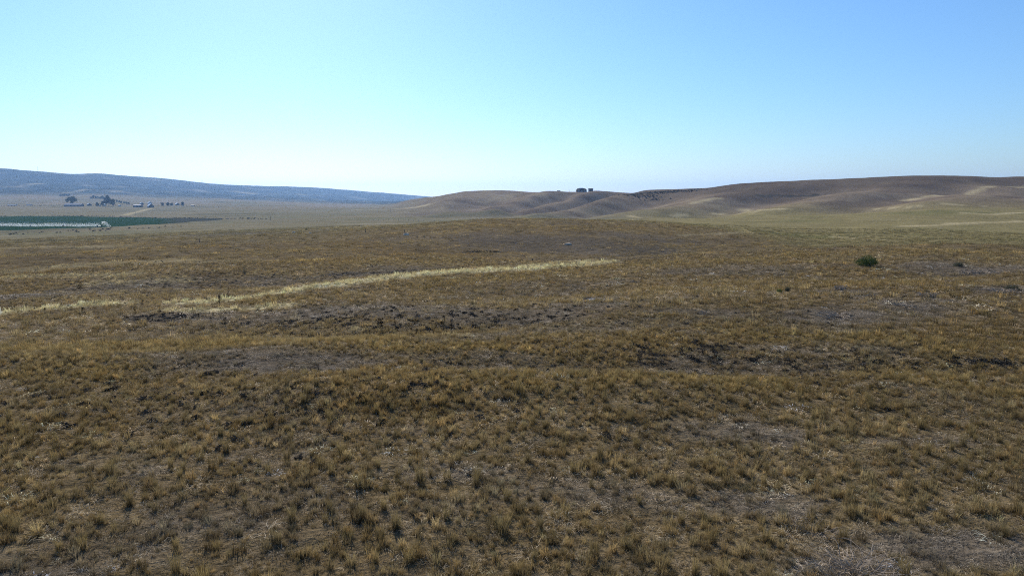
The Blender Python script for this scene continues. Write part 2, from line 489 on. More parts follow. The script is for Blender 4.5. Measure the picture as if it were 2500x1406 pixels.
def ramp(t, src, stops):
    n = t.nodes.new('ShaderNodeValToRGB')
    e = n.color_ramp.elements
    while len(e) > len(stops):
        e.remove(e[-1])
    while len(e) < len(stops):
        e.new(1)
    for q, (p, c) in zip(e, stops):
        q.position = p
        q.color = (c, c, c, 1) if not hasattr(c, '__len__') else tuple(c) + (1,)
    t.links.new(src, n.inputs[0])
    return n.outputs[0]


def noise(t, vec, scale, detail=4, rough=.6):
    n = node(t, 'ShaderNodeTexNoise')
    n.inputs['Scale'].default_value = scale
    n.inputs['Detail'].default_value = detail
    n.inputs['Roughness'].default_value = rough
    t.links.new(vec, n.inputs['Vector'])
    return n.outputs['Fac']


# ground: colour of the cover times fine mottling, with clods and tufts as relief
def ground_material():
    m, t, out = new_mat('dry_grassland')
    at_ = node(t, 'ShaderNodeAttribute', attribute_name='cover')
    geo = node(t, 'ShaderNodeNewGeometry')
    pos = geo.outputs['Position']
    n_s = noise(t, pos, 5.0, 5, .7)
    n_m = noise(t, pos, .55, 5, .65)
    n_l = noise(t, pos, .06, 4, .6)
    c = mixc(t, at_.outputs['Color'], (1, 1, 1), 0.0)
    c = mixc(t, c, ramp(t, n_s, [(.30, .45), (.5, 1.0), (.72, 1.5)]), .9, 'MULTIPLY')
    c = mixc(t, c, ramp(t, n_m, [(.3, .62), (.5, 1.0), (.7, 1.35)]), .8, 'MULTIPLY')
    c = mixc(t, c, ramp(t, n_l, [(.3, .78), (.7, 1.2)]), .8, 'MULTIPLY')
    sp = node(t, 'ShaderNodeMath', operation='MULTIPLY')
    mpn = node(t, 'ShaderNodeMapping')
    mpn.inputs['Scale'].default_value = (1.0, .45, 2.2)
    t.links.new(pos, mpn.inputs['Vector'])
    n_r = noise(t, mpn.outputs[0], .011, 5, .66)
    t.links.new(ramp(t, n_r, [(.40, 0), (.60, .9)]), sp.inputs[0])
    t.links.new(at_.outputs['Alpha'], sp.inputs[1])
    c = mixc(t, c, (.022, .03, .024), sp.outputs[0])      # junipers and sage on the far ridge
    b = node(t, 'ShaderNodeBsdfPrincipled')
    b.inputs['Roughness'].default_value = .95
    b.inputs['Specular IOR Level'].default_value = 0.0
    t.links.new(c, b.inputs['Base Color'])
    bp = node(t, 'ShaderNodeBump')
    bp.inputs['Strength'].default_value = .55
    bp.inputs['Distance'].default_value = .25
    t.links.new(n_s, bp.inputs['Height'])
    bp2 = node(t, 'ShaderNodeBump')
    bp2.inputs['Strength'].default_value = .5
    bp2.inputs['Distance'].default_value = 1.6
    t.links.new(n_m, bp2.inputs['Height'])
    t.links.new(bp2.outputs[0], bp.inputs['Normal'])
    t.links.new(bp.outputs[0], b.inputs['Normal'])
    t.links.new(b.outputs[0], out.inputs[0])
    return m


def blade_material(name, tint_attr, base, tip, transl=.45, var=.35):
    """thin dry leaves: reflect and let the light through"""
    m, t, out = new_mat(name)
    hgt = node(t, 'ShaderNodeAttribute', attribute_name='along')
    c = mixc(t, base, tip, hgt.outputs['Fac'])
    if tint_attr:
        a = node(t, 'ShaderNodeAttribute', attribute_name='tint', attribute_type='INSTANCER')
        c = mixc(t, c, a.outputs['Color'], 1.0, 'MULTIPLY')
    else:
        oi = node(t, 'ShaderNodeObjectInfo')
        c = mixc(t, c, ramp(t, oi.outputs['Random'], [(0, (.75, .72, .7)), (.5, (1, 1, 1)), (1, (1.25, 1.2, 1.1))]), 1.0, 'MULTIPLY')
    d = node(t, 'ShaderNodeBsdfDiffuse')
    tr = node(t, 'ShaderNodeBsdfTranslucent')
    mx = node(t, 'ShaderNodeMixShader')
    mx.inputs[0].default_value = transl
    t.links.new(c, d.inputs[0])
    t.links.new(c, tr.inputs[0])
    t.links.new(d.outputs[0], mx.inputs[1])
    t.links.new(tr.outputs[0], mx.inputs[2])
    t.links.new(mx.outputs[0], out.inputs[0])
    return m


def plain(name, col, rough=.8, spec=.2, metal=0.0, scale=0, amt=.3, coat=0):
    m, t, out = new_mat(name)
    b = node(t, 'ShaderNodeBsdfPrincipled')
    b.inputs['Roughness'].default_value = rough
    b.inputs['Specular IOR Level'].default_value = spec
    b.inputs['Metallic'].default_value = metal
    tc = node(t, 'ShaderNodeTexCoord')
    n = noise(t, tc.outputs['Object'], scale or 1.0, 4, .6)
    c = mixc(t, col, ramp(t, n, [(.3, 1 - amt), (.7, 1 + amt)]), 1.0, 'MULTIPLY')
    t.links.new(c, b.inputs['Base Color'])
    t.links.new(b.outputs[0], out.inputs[0])
    return m


M = {}
M['ground'] = ground_material()
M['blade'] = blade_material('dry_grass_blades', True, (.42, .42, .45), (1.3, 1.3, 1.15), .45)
M['tussock'] = blade_material('bunchgrass_blades', False, (.055, .042, .028), (.33, .25, .105), .45)  # decayed brown base, darkened further to put deep shade into the clump foot
M['straw'] = blade_material('straw_litter', True, (1.2, 1.2, 1.25), (1.5, 1.5, 1.5), .25)


# ------------------------------------------------------------------ object helpers
def link(o, parent=None):
    COL.objects.link(o)
    if parent is not None:
        o.parent = parent
    return o


def tag(o, label=None, cat=None, group=None, kind=None):
    for k, v in (('label', label), ('category', cat), ('group', group), ('kind', kind)):
        if v:
            o[k] = v
    return o


def np_mesh(name, V, Fq, mat=None, smooth_=False, attrs=()):
    """mesh from arrays: V (n,3); Fq (m,3) or (m,4)"""
    V = np.asarray(V, np.float32)
    Fq = np.asarray(Fq, np.int32)
    me = bpy.data.meshes.new(name)
    n, s = Fq.shape
    me.vertices.add(len(V))
    me.vertices.foreach_set('co', V.ravel())
    me.loops.add(n * s)
    me.loops.foreach_set('vertex_index', Fq.ravel())
    me.polygons.add(n)
    me.polygons.foreach_set('loop_start', np.arange(0, n * s, s, dtype=np.int32))
    me.polygons.foreach_set('loop_total', np.full(n, s, np.int32))
    if smooth_:
        me.polygons.foreach_set('use_smooth', np.ones(n, bool))
    for an, ty, dat in attrs:
        a = me.attributes.new(an, ty, 'POINT')
        a.data.foreach_set('color' if ty == 'FLOAT_COLOR' else 'vector' if ty == 'FLOAT_VECTOR' else 'value', np.asarray(dat).ravel())
    me.update()
    me.validate()
    if mat:
        me.materials.append(mat)
    return me


def thing(name, loc, rz=0.0):
    o = bpy.data.objects.new(name, None)
    o.empty_display_size = .2
    o.location = loc
    o.rotation_euler = (0, 0, rz)
    return link(o)


# ------------------------------------------------------------------ the land, as pieces of one sheet
def build_land():
    nt_ = NT - 1
    idx = lambda i, j: i * nt_ + (j % nt_)
    V = np.stack([X[:, :nt_], Y[:, :nt_], Z[:, :nt_]], -1).reshape(-1, 3)
    cov, thick_, gy_, dr_ = cover(V[:, 0], V[:, 1])
    k_ = line_no(V[:, 0], V[:, 1])
    rz_ = np.append(cover.ridge, 0)
    soil = np.array([.092, .070, .046])          # bare earth and old thatch show between the clumps near by
    cov = lerp(cov, cov * .35 + soil * .6, (1 - smooth(4.6, 5.6, k_)) * (1 - .8 * dr_) * .85)
    centre = len(V)
    V = np.vstack([V, [[0, 0, 0]]])
    cov = np.vstack([cov, cov[:1]])
    ii, jj = np.meshgrid(np.arange(NR - 1), np.arange(nt_), indexing='ij')
    Q = np.stack([idx(ii, jj), idx(ii, jj + 1), idx(ii + 1, jj + 1), idx(ii + 1, jj)], -1)
    # smooth normals of the whole sheet so that the pieces join without a seam
    nx = np.zeros((NR, nt_, 3))
    G = V[:-1].reshape(NR, nt_, 3)
    du = np.gradient(G, axis=0)
    dv = (np.roll(G, -1, 1) - np.roll(G, 1, 1))
    nrm = np.cross(dv, du)
    nrm /= np.linalg.norm(nrm, axis=-1, keepdims=True) + 1e-12
    nrm[nrm[..., 2] < 0] *= -1
    nrm = np.vstack([nrm.reshape(-1, 3), [[0, 0, 1]]])
    kf = KF[:-1, :nt_]
    tw = th_w[:nt_][None, :] + 0 * kf
    pxc = 1250 + F * np.tan(np.clip(tw, -1.2, 1.2)) / 1.0085
    wide = np.abs(tw) > 60 * DEG
    reg = np.zeros(kf.shape, int)
    reg[(kf > 8.85) & (pxc < 985) | (kf > 9.3)] = 1
    reg[(kf > 7.15) & (kf <= 9.3) & (pxc >= 985) & (pxc < 1535)] = 2
    reg[(kf > 7.35) & (kf <= 9.3) & (pxc >= 1535)] = 3
    reg[wide] = 0
    names = ['ground', 'distant_ridge', 'grassy_hill', 'grassy_hillside']
    labels = ['rolling dry bunchgrass prairie filling the foreground and the valley floor', 'long blue hazy ridge along the left horizon',
              'rounded bare hill with gullied flank in the middle distance', 'broad brown grassy hillside rising along the right skyline']
    for q, nm in enumerate(names):
        f = Q[reg == q]
        if q == 0:
            f = f.reshape(-1, 4)
        used = np.unique(f)
        if q == 0:
            used = np.append(used, centre)
        mp = np.zeros(len(V), np.int64)
        mp[used] = np.arange(len(used))
        f = mp[f]
        cc = np.hstack([cov[used], rz_[used][:, None]])
        me = np_mesh(nm, V[used], f, M['ground'], True, [('cover', 'FLOAT_COLOR', cc.astype(np.float32))])
        me.normals_split_custom_set_from_vertices(nrm[used].astype(np.float32))
        tag(link(bpy.data.objects.new(nm, me)), labels[q], ['ground', 'ridge', 'hill', 'hillside'][q], kind='structure')
    # the little disc right under the drone
    k = np.arange(nt_)
    fan = np.stack([np.full(nt_, nt_), k, (k + 1) % nt_], -1)
    Vf = np.vstack([V[:nt_], V[centre:]])
    me = np_mesh('ground', Vf, fan, M['ground'], True, [('cover', 'FLOAT_COLOR', np.hstack([np.vstack([cov[:nt_], cov[:1]]), np.ones((nt_ + 1, 1))]).astype(np.float32))])
    tag(link(bpy.data.objects.new('ground', me)), 'patch of dry prairie straight below the viewpoint', 'ground', kind='structure')


build_land()

# ------------------------------------------------------------------ grass
def blades(n, rad, hgt, lean, wid, seed, droop=.25, flat=False):
    """a tuft of n bent leaves; returns V, F, along"""
    g = np.random.default_rng(seed)
    a = g.uniform(0, 2 * math.pi, n)
    rr = rad * np.sqrt(g.uniform(0, 1, n))
    bx, by = rr * np.cos(a), rr * np.sin(a)
    h = hgt * g.uniform(.45, 1.1, n)
    out = a + g.normal(0, .7, n)
    ln = lean * g.uniform(.1, 1, n) * h
    ws = wid * g.uniform(.6, 1.3, n)
    fa = g.uniform(0, math.pi, n)
    V, Fc, al = [], [], []
    for i in range(n):
        dx, dy = math.cos(out[i]), math.sin(out[i])
        wx, wy = math.cos(fa[i]) * ws[i] / 2, math.sin(fa[i]) * ws[i] / 2
        if flat:
            L = h[i]
            z0, z1, z2 = g.uniform(.005, .05), g.uniform(.02, .09), g.uniform(.005, .06)
            p = [(bx[i], by[i], z0), (bx[i] + dx * L * .5, by[i] + dy * L * .5, z1), (bx[i] + dx * L, by[i] + dy * L, z2)]
            wx, wy = -dy * ws[i] / 2, dx * ws[i] / 2
        else:
            p = [(bx[i], by[i], -.03), (bx[i] + dx * ln[i] * .4, by[i] + dy * ln[i] * .4, h[i] * .55),
                 (bx[i] + dx * ln[i], by[i] + dy * ln[i], h[i] * (1 - droop * g.uniform(0, .6)))]
        b = len(V)
        for q, (x, y, z) in enumerate(p):
            f = (1, .85, .35)[q]
            V += [(x - wx * f, y - wy * f, z), (x + wx * f, y + wy * f, z)]
            al += [q / 2.0] * 2
        Fc += [(b, b + 1, b + 3, b + 2), (b + 2, b + 3, b + 5, b + 4)]
    return V, Fc, al


def tuft_mesh(name, parts, mat):
    V, Fc, al = [], [], []
    for v, f, a in parts:
        o = len(V)
        V += v
        Fc += [tuple(i + o for i in q) for q in f]
        al += a
    return np_mesh(name, V, Fc, mat, False, [('along', 'FLOAT', np.array(al, np.float32))])


def source(name, me):
    return bpy.data.objects.new(name, me)       # used only as a shape by the scatter below


def scatter(name, P, rot, scl, idx, tint, sources, label, cat):
    """one mass of plants: points that each carry one of the tuft shapes"""
    me = bpy.data.meshes.new(name)
    me.vertices.add(len(P))
    me.vertices.foreach_set('co', np.asarray(P, np.float32).ravel())
    for an, ty, key, dat in (('rot', 'FLOAT_VECTOR', 'vector', rot), ('scl', 'FLOAT_VECTOR', 'vector', scl), ('idx', 'INT', 'value', idx),
                             ('tint', 'FLOAT_COLOR', 'color', np.hstack([tint, np.ones((len(P), 1))]))):
        a = me.attributes.new(an, ty, 'POINT')
        a.data.foreach_set(key, np.asarray(dat, np.int32 if ty == 'INT' else np.float32).ravel())
    o = link(bpy.data.objects.new(name, me))
    g = bpy.data.node_groups.new(name, 'GeometryNodeTree')
    g.interface.new_socket('Geometry', in_out='INPUT', socket_type='NodeSocketGeometry')
    g.interface.new_socket('Geometry', in_out='OUTPUT', socket_type='NodeSocketGeometry')
    gi, go = g.nodes.new('NodeGroupInput'), g.nodes.new('NodeGroupOutput')
    gin = g.nodes.new('GeometryNodeGeometryToInstance')
    for s in reversed(sources):
        oi = g.nodes.new('GeometryNodeObjectInfo')
        oi.inputs['Object'].default_value = s
        oi.inputs['As Instance'].default_value = False
        g.links.new(oi.outputs['Geometry'], gin.inputs[0])
    iop = g.nodes.new('GeometryNodeInstanceOnPoints')
    iop.inputs['Pick Instance'].default_value = True

    def named(n, ty):
        q = g.nodes.new('GeometryNodeInputNamedAttribute')
        q.data_type = ty
        q.inputs[0].default_value = n
        return q.outputs[0]
    e2r = g.nodes.new('FunctionNodeEulerToRotation')
    g.links.new(named('rot', 'FLOAT_VECTOR'), e2r.inputs[0])
    g.links.new(gi.outputs[0], iop.inputs['Points'])
    g.links.new(gin.outputs[0], iop.inputs['Instance'])
    g.links.new(e2r.outputs[0], iop.inputs['Rotation'])
    g.links.new(named('scl', 'FLOAT_VECTOR'), iop.inputs['Scale'])
    g.links.new(named('idx', 'INT'), iop.inputs['Instance Index'])
    g.links.new(iop.outputs[0], go.inputs[0])
    md = o.modifiers.new('scatter', 'NODES')
    md.node_group = g
    tag(o, label, cat, kind='stuff')
    return o


def fan_points(n, r0, r1, half=41.0):
    t = rng.uniform(-half, half, n) * DEG
    r = np.sqrt(rng.uniform(r0 * r0, r1 * r1, n))
    return r * np.sin(t), r * np.cos(t)


def visible(x, y, lift=.5, step=160):
    """keep places that the land itself does not hide (with slack for steps aside)"""
    ok = np.ones(len(x), bool)
    z = ground_z(x, y) + lift
    for f in np.linspace(.12, .97, 26):
        ok &= ground_z(x * f, y * f) < ZC + (z - ZC) * f + .8
    return ok


def grass_layer(name, n, r0, r1, sources, hmul, label, dens=1.0, seed=0, litter=False, tintmul=(1, 1, 1), hvar=.45, size=.55, bvar=.36):
    x, y = fan_points(n, r0, r1)
    c, thick, gy, dr = cover(x, y)
    clump = fbm(x / 1.1, y / 1.1, 50 + seed, 2)
    if litter:
        keep = rng.uniform(0, 1, n) < np.clip(.6 + .6 * gy - .2 * thick + .4 * clump, .05, 1) * dens
    else:
        keep = rng.uniform(0, 1, n) < np.clip(thick * .8 + .75 * clump, .03, 1) * dens
    x, y, c, thick, gy, dr = (a[keep] for a in (x, y, c, thick, gy, dr))
    v = visible(x, y)
    x, y, c, thick, gy, dr = (a[v] for a in (x, y, c, thick, gy, dr))
    m = len(x)
    P = np.stack([x, y, ground_z(x, y) - .01], -1)
    rot = np.stack([rng.normal(0, .06, m), rng.normal(0, .06, m), rng.uniform(0, 6.283, m)], -1)
    s = rng.lognormal(0, hvar, m)
    s = np.clip(s * .92, .35, 2.2) * size
    sz = s * hmul * (.75 + .35 * np.clip(thick, 0, 1)) * (1 - .35 * gy) * (1 + .3 * dr)
    scl = np.stack([s, s, sz], -1)
    idx = rng.integers(0, len(sources), m)
    br = rng.lognormal(-.05, bvar, (m, 1))
    hue = rng.normal(0, .05, (m, 1))
    tint = c * br * np.array(tintmul) * np.hstack([1 + hue, np.ones((m, 1)), 1 - hue])
    if litter:
        br2 = rng.lognormal(-.25, .6, (m, 1))
        tint = (tint * .6 + np.array([.17, .145, .11])) * br2
    return scatter(name, P, rot, scl, idx, np.clip(tint, .01, .9), sources, label, 'grass')


near_src = [source('tuft', tuft_mesh('tuft', [blades(60, .05 + .012 * i, .30, .42, .006, 100 + i), blades(40, .11, .12, 1.3, .008, 120 + i, .5)], M['blade'])) for i in range(6)]
low_src = [source('low_tuft', tuft_mesh('low_tuft', [blades(36, .20, .075, 1.8, .009, 140 + i, .6)], M['blade'])) for i in range(5)]
mid_src = [source('mid_tuft', tuft_mesh('mid_tuft', [blades(34, .17, .30, .5, .014, 160 + i)], M['blade'])) for i in range(5)]
far_src = [source('far_tuft', tuft_mesh('far_tuft', [blades(40, .7, .34, .45, .035, 180 + i)], M['blade'])) for i in range(5)]
lit2_src = [source('straw_patch', tuft_mesh('straw_patch', [blades(16, .4, .3, 1, .022, 220 + i, flat=True)], M['straw'])) for i in range(4)]
lit_src = [source('straw', tuft_mesh('straw', [blades(34, .34, .2, 1, .008, 200 + i, flat=True)], M['straw'])) for i in range(5)]

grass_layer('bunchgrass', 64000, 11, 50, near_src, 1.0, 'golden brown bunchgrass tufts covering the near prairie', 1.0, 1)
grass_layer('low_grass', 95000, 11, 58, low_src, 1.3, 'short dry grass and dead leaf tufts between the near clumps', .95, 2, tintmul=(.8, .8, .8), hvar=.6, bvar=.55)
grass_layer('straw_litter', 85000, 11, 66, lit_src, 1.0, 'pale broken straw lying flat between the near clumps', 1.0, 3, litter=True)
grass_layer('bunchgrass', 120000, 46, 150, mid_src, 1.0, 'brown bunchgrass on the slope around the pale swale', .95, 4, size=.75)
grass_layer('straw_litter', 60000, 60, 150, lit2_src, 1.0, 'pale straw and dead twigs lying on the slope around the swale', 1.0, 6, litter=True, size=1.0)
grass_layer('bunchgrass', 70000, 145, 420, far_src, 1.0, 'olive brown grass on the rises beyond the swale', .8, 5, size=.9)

# ------------------------------------------------------------------ single things: materials
M['leaf_green'] = blade_material('green_foliage', False, (.055, .085, .022), (.10, .145, .035), .3)
M['leaf_dark'] = blade_material('dark_foliage', False, (.028, .042, .022), (.045, .065, .03), .25)
M['leaf_sage'] = blade_material('sage_foliage', False, (.085, .085, .055), (.13, .125, .08), .25)
M['leaf_tint'] = blade_material('scrub_foliage', True, (.8, .8, .8), (1.1, 1.1, 1.1), .2)
M['weed'] = blade_material('dead_weed', False, (.026, .02, .014), (.045, .033, .021), .1)
M['stick'] = plain('weathered_grey_wood', (.36, .285, .21), .95, .0, scale=6)
M['bark'] = plain('bark', (.07, .055, .04), .95, .1, scale=4)
M['post'] = plain('old_post_wood', (.10, .085, .07), .95, .1, scale=3)
M['rock'] = plain('pale_rock', (.62, .47, .33), .95, .0, scale=1.5)
M['barn_dark'] = plain('dark_barn_siding', (.045, .04, .04), .8, .2, scale=.6)
M['barn_red'] = plain('weathered_red_siding', (.10, .045, .035), .85, .2, scale=.6)
M['siding_pale'] = plain('pale_siding', (.42, .40, .37), .7, .3, scale=.6)
M['roof_dull'] = plain('dull_metal_roof', (.22, .22, .23), .55, .4, .3, scale=.5)
M['roof_white'] = plain('white_metal_roof', (.78, .78, .76), .38, .6, .15, scale=.4, amt=.08)
M['trim'] = plain('door_and_window', (.16, .17, .19), .4, .5, scale=1)
M['steel'] = plain('galvanised_steel', (.55, .56, .57), .4, .5, .7, scale=2, amt=.15)
M['tyre'] = plain('tyre_rubber', (.02, .02, .02), .9, .2, scale=3)


def crop_material():
    m, t, out = new_mat('green_crop')
    geo = node(t, 'ShaderNodeNewGeometry')
    n = noise(t, geo.outputs['Position'], .02, 4, .6)
    n2 = noise(t, geo.outputs['Position'], 1.2, 4, .7)
    a = node(t, 'ShaderNodeAttribute', attribute_name='along')
    c = mixc(t, (.017, .046, .021), (.026, .058, .026), ramp(t, n, [(.35, 0), (.65, 1)]))
    c = mixc(t, c, (.055, .058, .045), a.outputs['Fac'])
    c = mixc(t, c, ramp(t, n2, [(.3, .6), (.7, 1.35)]), .8, 'MULTIPLY')
    b = node(t, 'ShaderNodeBsdfDiffuse')
    t.links.new(c, b.inputs[0])
    bp = node(t, 'ShaderNodeBump')
    bp.inputs['Strength'].default_value = .2
    bp.inputs['Distance'].default_value = .3
    t.links.new(n2, bp.inputs['Height'])
    t.links.new(bp.outputs[0], b.inputs['Normal'])
    t.links.new(b.outputs[0], out.inputs[0])
    return m


def spray_material():
    m, t, out = new_mat('sprayed_water')
    d = node(t, 'ShaderNodeBsdfDiffuse')
    tr = node(t, 'ShaderNodeBsdfTranslucent')
    for q in (d, tr):
        q.inputs[0].default_value = (.92, .95, .96, 1)
    mx = node(t, 'ShaderNodeMixShader')
    mx.inputs[0].default_value = .6
    t.links.new(d.outputs[0], mx.inputs[1])
    t.links.new(tr.outputs[0], mx.inputs[2])
    t.links.new(mx.outputs[0], out.inputs[0])
    return m


M['crop'] = crop_material()
M['spray'] = spray_material()


# ------------------------------------------------------------------ mesh builders
class MB:
    """collects boxes, bars and faces for one mesh"""
    def __init__(self):
        self.v, self.f, self.a = [], [], []

    def face(self, pts, along=None):
        b = len(self.v)
        self.v += [tuple(p) for p in pts]
        self.a += list(along) if along else [.5] * len(pts)
        self.f.append(tuple(range(b, b + len(pts))))

    def box(self, x0, y0, z0, x1, y1, z1):
        b = len(self.v)
        self.v += [(x, y, z) for z in (z0, z1) for y in (y0, y1) for x in (x0, x1)]
        self.a += [.5] * 8
        self.f += [tuple(b + i for i in q) for q in ((0, 2, 3, 1), (4, 5, 7, 6), (0, 1, 5, 4), (2, 6, 7, 3), (0, 4, 6, 2), (1, 3, 7, 5))]

    def bar(self, p, q, r0, r1=None, n=5, along=(0, 1)):
        p, q = Vector(p), Vector(q)
        r1 = r0 if r1 is None else r1
        d = (q - p).normalized()
        u = d.orthogonal().normalized()
        w_ = d.cross(u)
        b = len(self.v)
        for c, r, al in ((p, r0, along[0]), (q, r1, along[1])):
            for i in range(n):
                a = 2 * math.pi * i / n
                self.v.append(tuple(c + u * (math.cos(a) * r) + w_ * (math.sin(a) * r)))
                self.a.append(al)
        for i in range(n):
            j = (i + 1) % n
            self.f.append((b + i, b + j, b + n + j, b + n + i))
        self.f.append(tuple(b + i for i in reversed(range(n))))
        self.f.append(tuple(b + n + i for i in range(n)))

    def path(self, pts, r0, r1, n=4):
        k = len(pts) - 1
        for i in range(k):
            self.bar(pts[i], pts[i + 1], r0 + (r1 - r0) * i / k, r0 + (r1 - r0) * (i + 1) / k, n, (i / k, (i + 1) / k))

    def mesh(self, name, mat, smooth_=False):
        me = bpy.data.meshes.new(name)
        me.from_pydata(self.v, [], self.f)
        a = me.attributes.new('along', 'FLOAT', 'POINT')
        a.data.foreach_set('value', np.array(self.a, np.float32))
        if smooth_:
            me.polygons.foreach_set('use_smooth', np.ones(len(self.f), bool))
        me.materials.append(mat)
        me.update()
        return me

    def build(self, name, mat, parent=None, smooth_=False):
        return link(bpy.data.objects.new(name, self.mesh(name, mat, smooth_)), parent)


def leaf_mesh(name, lobes, n, size, mat, seed):
    """leaves spread through uneven lobes: (x, y, z, rx, ry, rz)"""
    g = np.random.default_rng(seed)
    lobes = np.array(lobes, float)
    wts = lobes[:, 3] * lobes[:, 4] * lobes[:, 5]
    li = g.choice(len(lobes), n, p=wts / wts.sum())
    d = g.normal(0, 1, (n, 3))
    d /= np.linalg.norm(d, axis=1, keepdims=True)
    rad = g.uniform(.25, 1, (n, 1)) ** .45 * (1 + .12 * g.normal(0, 1, (n, 1)))
    c = lobes[li, :3] + d * rad * lobes[li, 3:]
    c[:, 2] = np.maximum(c[:, 2], size * .3)
    u = g.normal(0, 1, (n, 3))
    u /= np.linalg.norm(u, axis=1, keepdims=True)
    v = np.cross(u, g.normal(0, 1, (n, 3)))
    v /= np.linalg.norm(v, axis=1, keepdims=True) + 1e-9
    s = size * g.uniform(.5, 1.25, (n, 1))
    u, v = u * s, v * s * .55
    V = np.stack([c - u, c + v, c + u, c - v], 1).reshape(-1, 3)
    Fq = np.arange(4 * n).reshape(n, 4)
    al = np.repeat(g.uniform(0, 1, n), 4).astype(np.float32)
    return np_mesh(name, V, Fq, mat, False, [('along', 'FLOAT', al)])


def dist(p):
    return math.sqrt(p[0] ** 2 + p[1] ** 2 + (p[2] - ZC) ** 2)


def bush(px, py, wpx, hpx, mat, label, name='bush', cat='bush', n=900, seed=0, group=None, leaf=.06):
    p = at(px, py)
    k = dist(p) / F
    w_, h_ = wpx * k / 2, hpx * k
    t = thing(name, p, random.uniform(0, 6))
    g = random.Random(seed + 5)
    lobes = []
    for i in range(7):
        a, r = g.uniform(0, 6.28), g.uniform(.1, .6) * w_
        s = g.uniform(.3, .55)
        hh = h_ * g.uniform(.55, .95) * (1 - .35 * r / w_)
        lobes.append((math.cos(a) * r, math.sin(a) * r, hh * .5, w_ * s, w_ * s, hh * .52))
    lobes.append((0, 0, h_ * .48, w_ * .6, w_ * .6, h_ * .5))
    c = link(bpy.data.objects.new('foliage', leaf_mesh('foliage', lobes, n, max(leaf * w_, .03), mat, seed)), t)
    c['kind'] = 'stuff'
    mb = MB()
    for i in range(6):
        a = g.uniform(0, 6.28)
        mb.path([(0, 0, -.1), (math.cos(a) * w_ * .2, math.sin(a) * w_ * .2, h_ * .35), (math.cos(a) * w_ * .45, math.sin(a) * w_ * .45, h_ * .7)], .035 * w_, .01 * w_)
    mb.build('stem', M['bark'], t)
    return tag(t, label, cat, group)


TREE_MESH = {}


def tree(px, py, wpx, hpx, label, seed=0, group=None, mat='leaf_dark', low=False, p=None):
    p = p or at(px, py)
    k = dist(p) / F
    w_, h_ = wpx * k / 2, hpx * k
    t = thing('tree', p)
    g = random.Random(seed * 7 + 1)
    lobes = []
    z0 = .08 if low else .2
    for i in range(11):
        z = g.uniform(z0 + .12, .86)
        env = math.sin(math.pi * min(1, (z - z0 + .12) / (1.08 - z0))) ** .7
        a, r = g.uniform(0, 6.28), g.uniform(.2, .68) * w_ * env
        s = g.uniform(.26, .42) * w_
        lobes.append((math.cos(a) * r, math.sin(a) * r, z * h_, s, s, min(s * 1.1, h_ * .2)))
    c = link(bpy.data.objects.new('crown', leaf_mesh('crown', lobes, 1100, .075 * (w_ + h_ * .3), M[mat], seed)), t)
    c['kind'] = 'stuff'
    mb = MB()
    mb.path([(0, 0, -.3), (g.uniform(-.1, .1) * w_, 0, h_ * .3), (g.uniform(-.15, .15) * w_, 0, h_ * .75)], .03 * h_, .008 * h_, 6)
    for i in range(5):
        a = g.uniform(0, 6.28)
        z = g.uniform(.2, .45) * h_
        mb.path([(0, 0, z), (math.cos(a) * w_ * .55, math.sin(a) * w_ * .55, z + h_ * g.uniform(.15, .35))], .012 * h_, .004 * h_, 5)
    mb.build('trunk', M['bark'], t)
    return tag(t, label, 'tree', group)


# ------------------------------------------------------------------ bushes and rocks in the grassland
bush(2119, 650, 60, 26, M['leaf_green'], 'large rounded bright green bush standing alone on the right slope', n=5200, seed=1, leaf=.03)
bush(1903, 716, 22, 12, M['leaf_green'], 'small dark green bush on the right slope, lower left of the large bush', n=900, seed=2)
bush(1922, 711, 22, 12, M['leaf_sage'], 'ragged pale olive bush touching the small dark green bush', n=800, seed=3)
bush(597, 669, 15, 14, M['leaf_dark'], 'lone dark bush standing above the left part of the pale swale', n=700, seed=4)
bush(748, 563, 11, 7, M['leaf_dark'], 'tiny dark bush on the grey flat beyond the left rise', n=400, seed=5)
bush(1018, 581, 12, 8, M['leaf_sage'], 'left of the two small bushes beside the pale boulder', n=400, seed=6)
bush(1036, 580, 9, 6, M['leaf_dark'], 'right of the two small bushes beside the pale boulder', n=400, seed=7)
bush(1801, 581, 9, 6, M['leaf_dark'], 'small dark bush on the rise below the green hillside pasture', n=400, seed=8)
bush(1609, 554, 7, 4, M['leaf_dark'], 'tiny dark bush near the top of the middle rise', n=300, seed=9)
bush(2341, 651, 30, 10, M['leaf_sage'], 'low grey brown bush on the grey litter patch at the right', n=900, seed=10)
bush(2472, 708, 34, 10, M['leaf_sage'], 'low grey green bush near the right edge', n=900, seed=11)
bush(1585, 575, 8, 4, M['leaf_dark'], 'small dark tuft bush on the grey ground of the middle rise', n=300, seed=12)


def rock(px, py, wpx, hpx, label, seed):
    p = at(px, py)
    k = dist(p) / F
    w_, h_ = wpx * k / 2, hpx * k
    g = np.random.default_rng(seed)
    V, Fc = [], []
    nu, nv = 9, 5
    for j in range(nv):
        ph = j / (nv - 1) * math.pi / 2
        for i in range(nu):
            a = 2 * math.pi * i / nu
            r = math.cos(ph) ** .6 * g.uniform(.82, 1.12)
            V.append((w_ * r * math.cos(a), w_ * .7 * r * math.sin(a), h_ * math.sin(ph) ** .8 * g.uniform(.85, 1.1) - .04))
    for j in range(nv - 1):
        for i in range(nu):
            a, b = j * nu + i, j * nu + (i + 1) % nu
            Fc.append((a, b, b + nu, a + nu))
    me = np_mesh('boulder', V, Fc, M['rock'])
    o = link(bpy.data.objects.new('boulder', me))
    o.location = p
    o.rotation_euler = (0, 0, g.uniform(-.4, .4))
    return tag(o, label, 'rock')


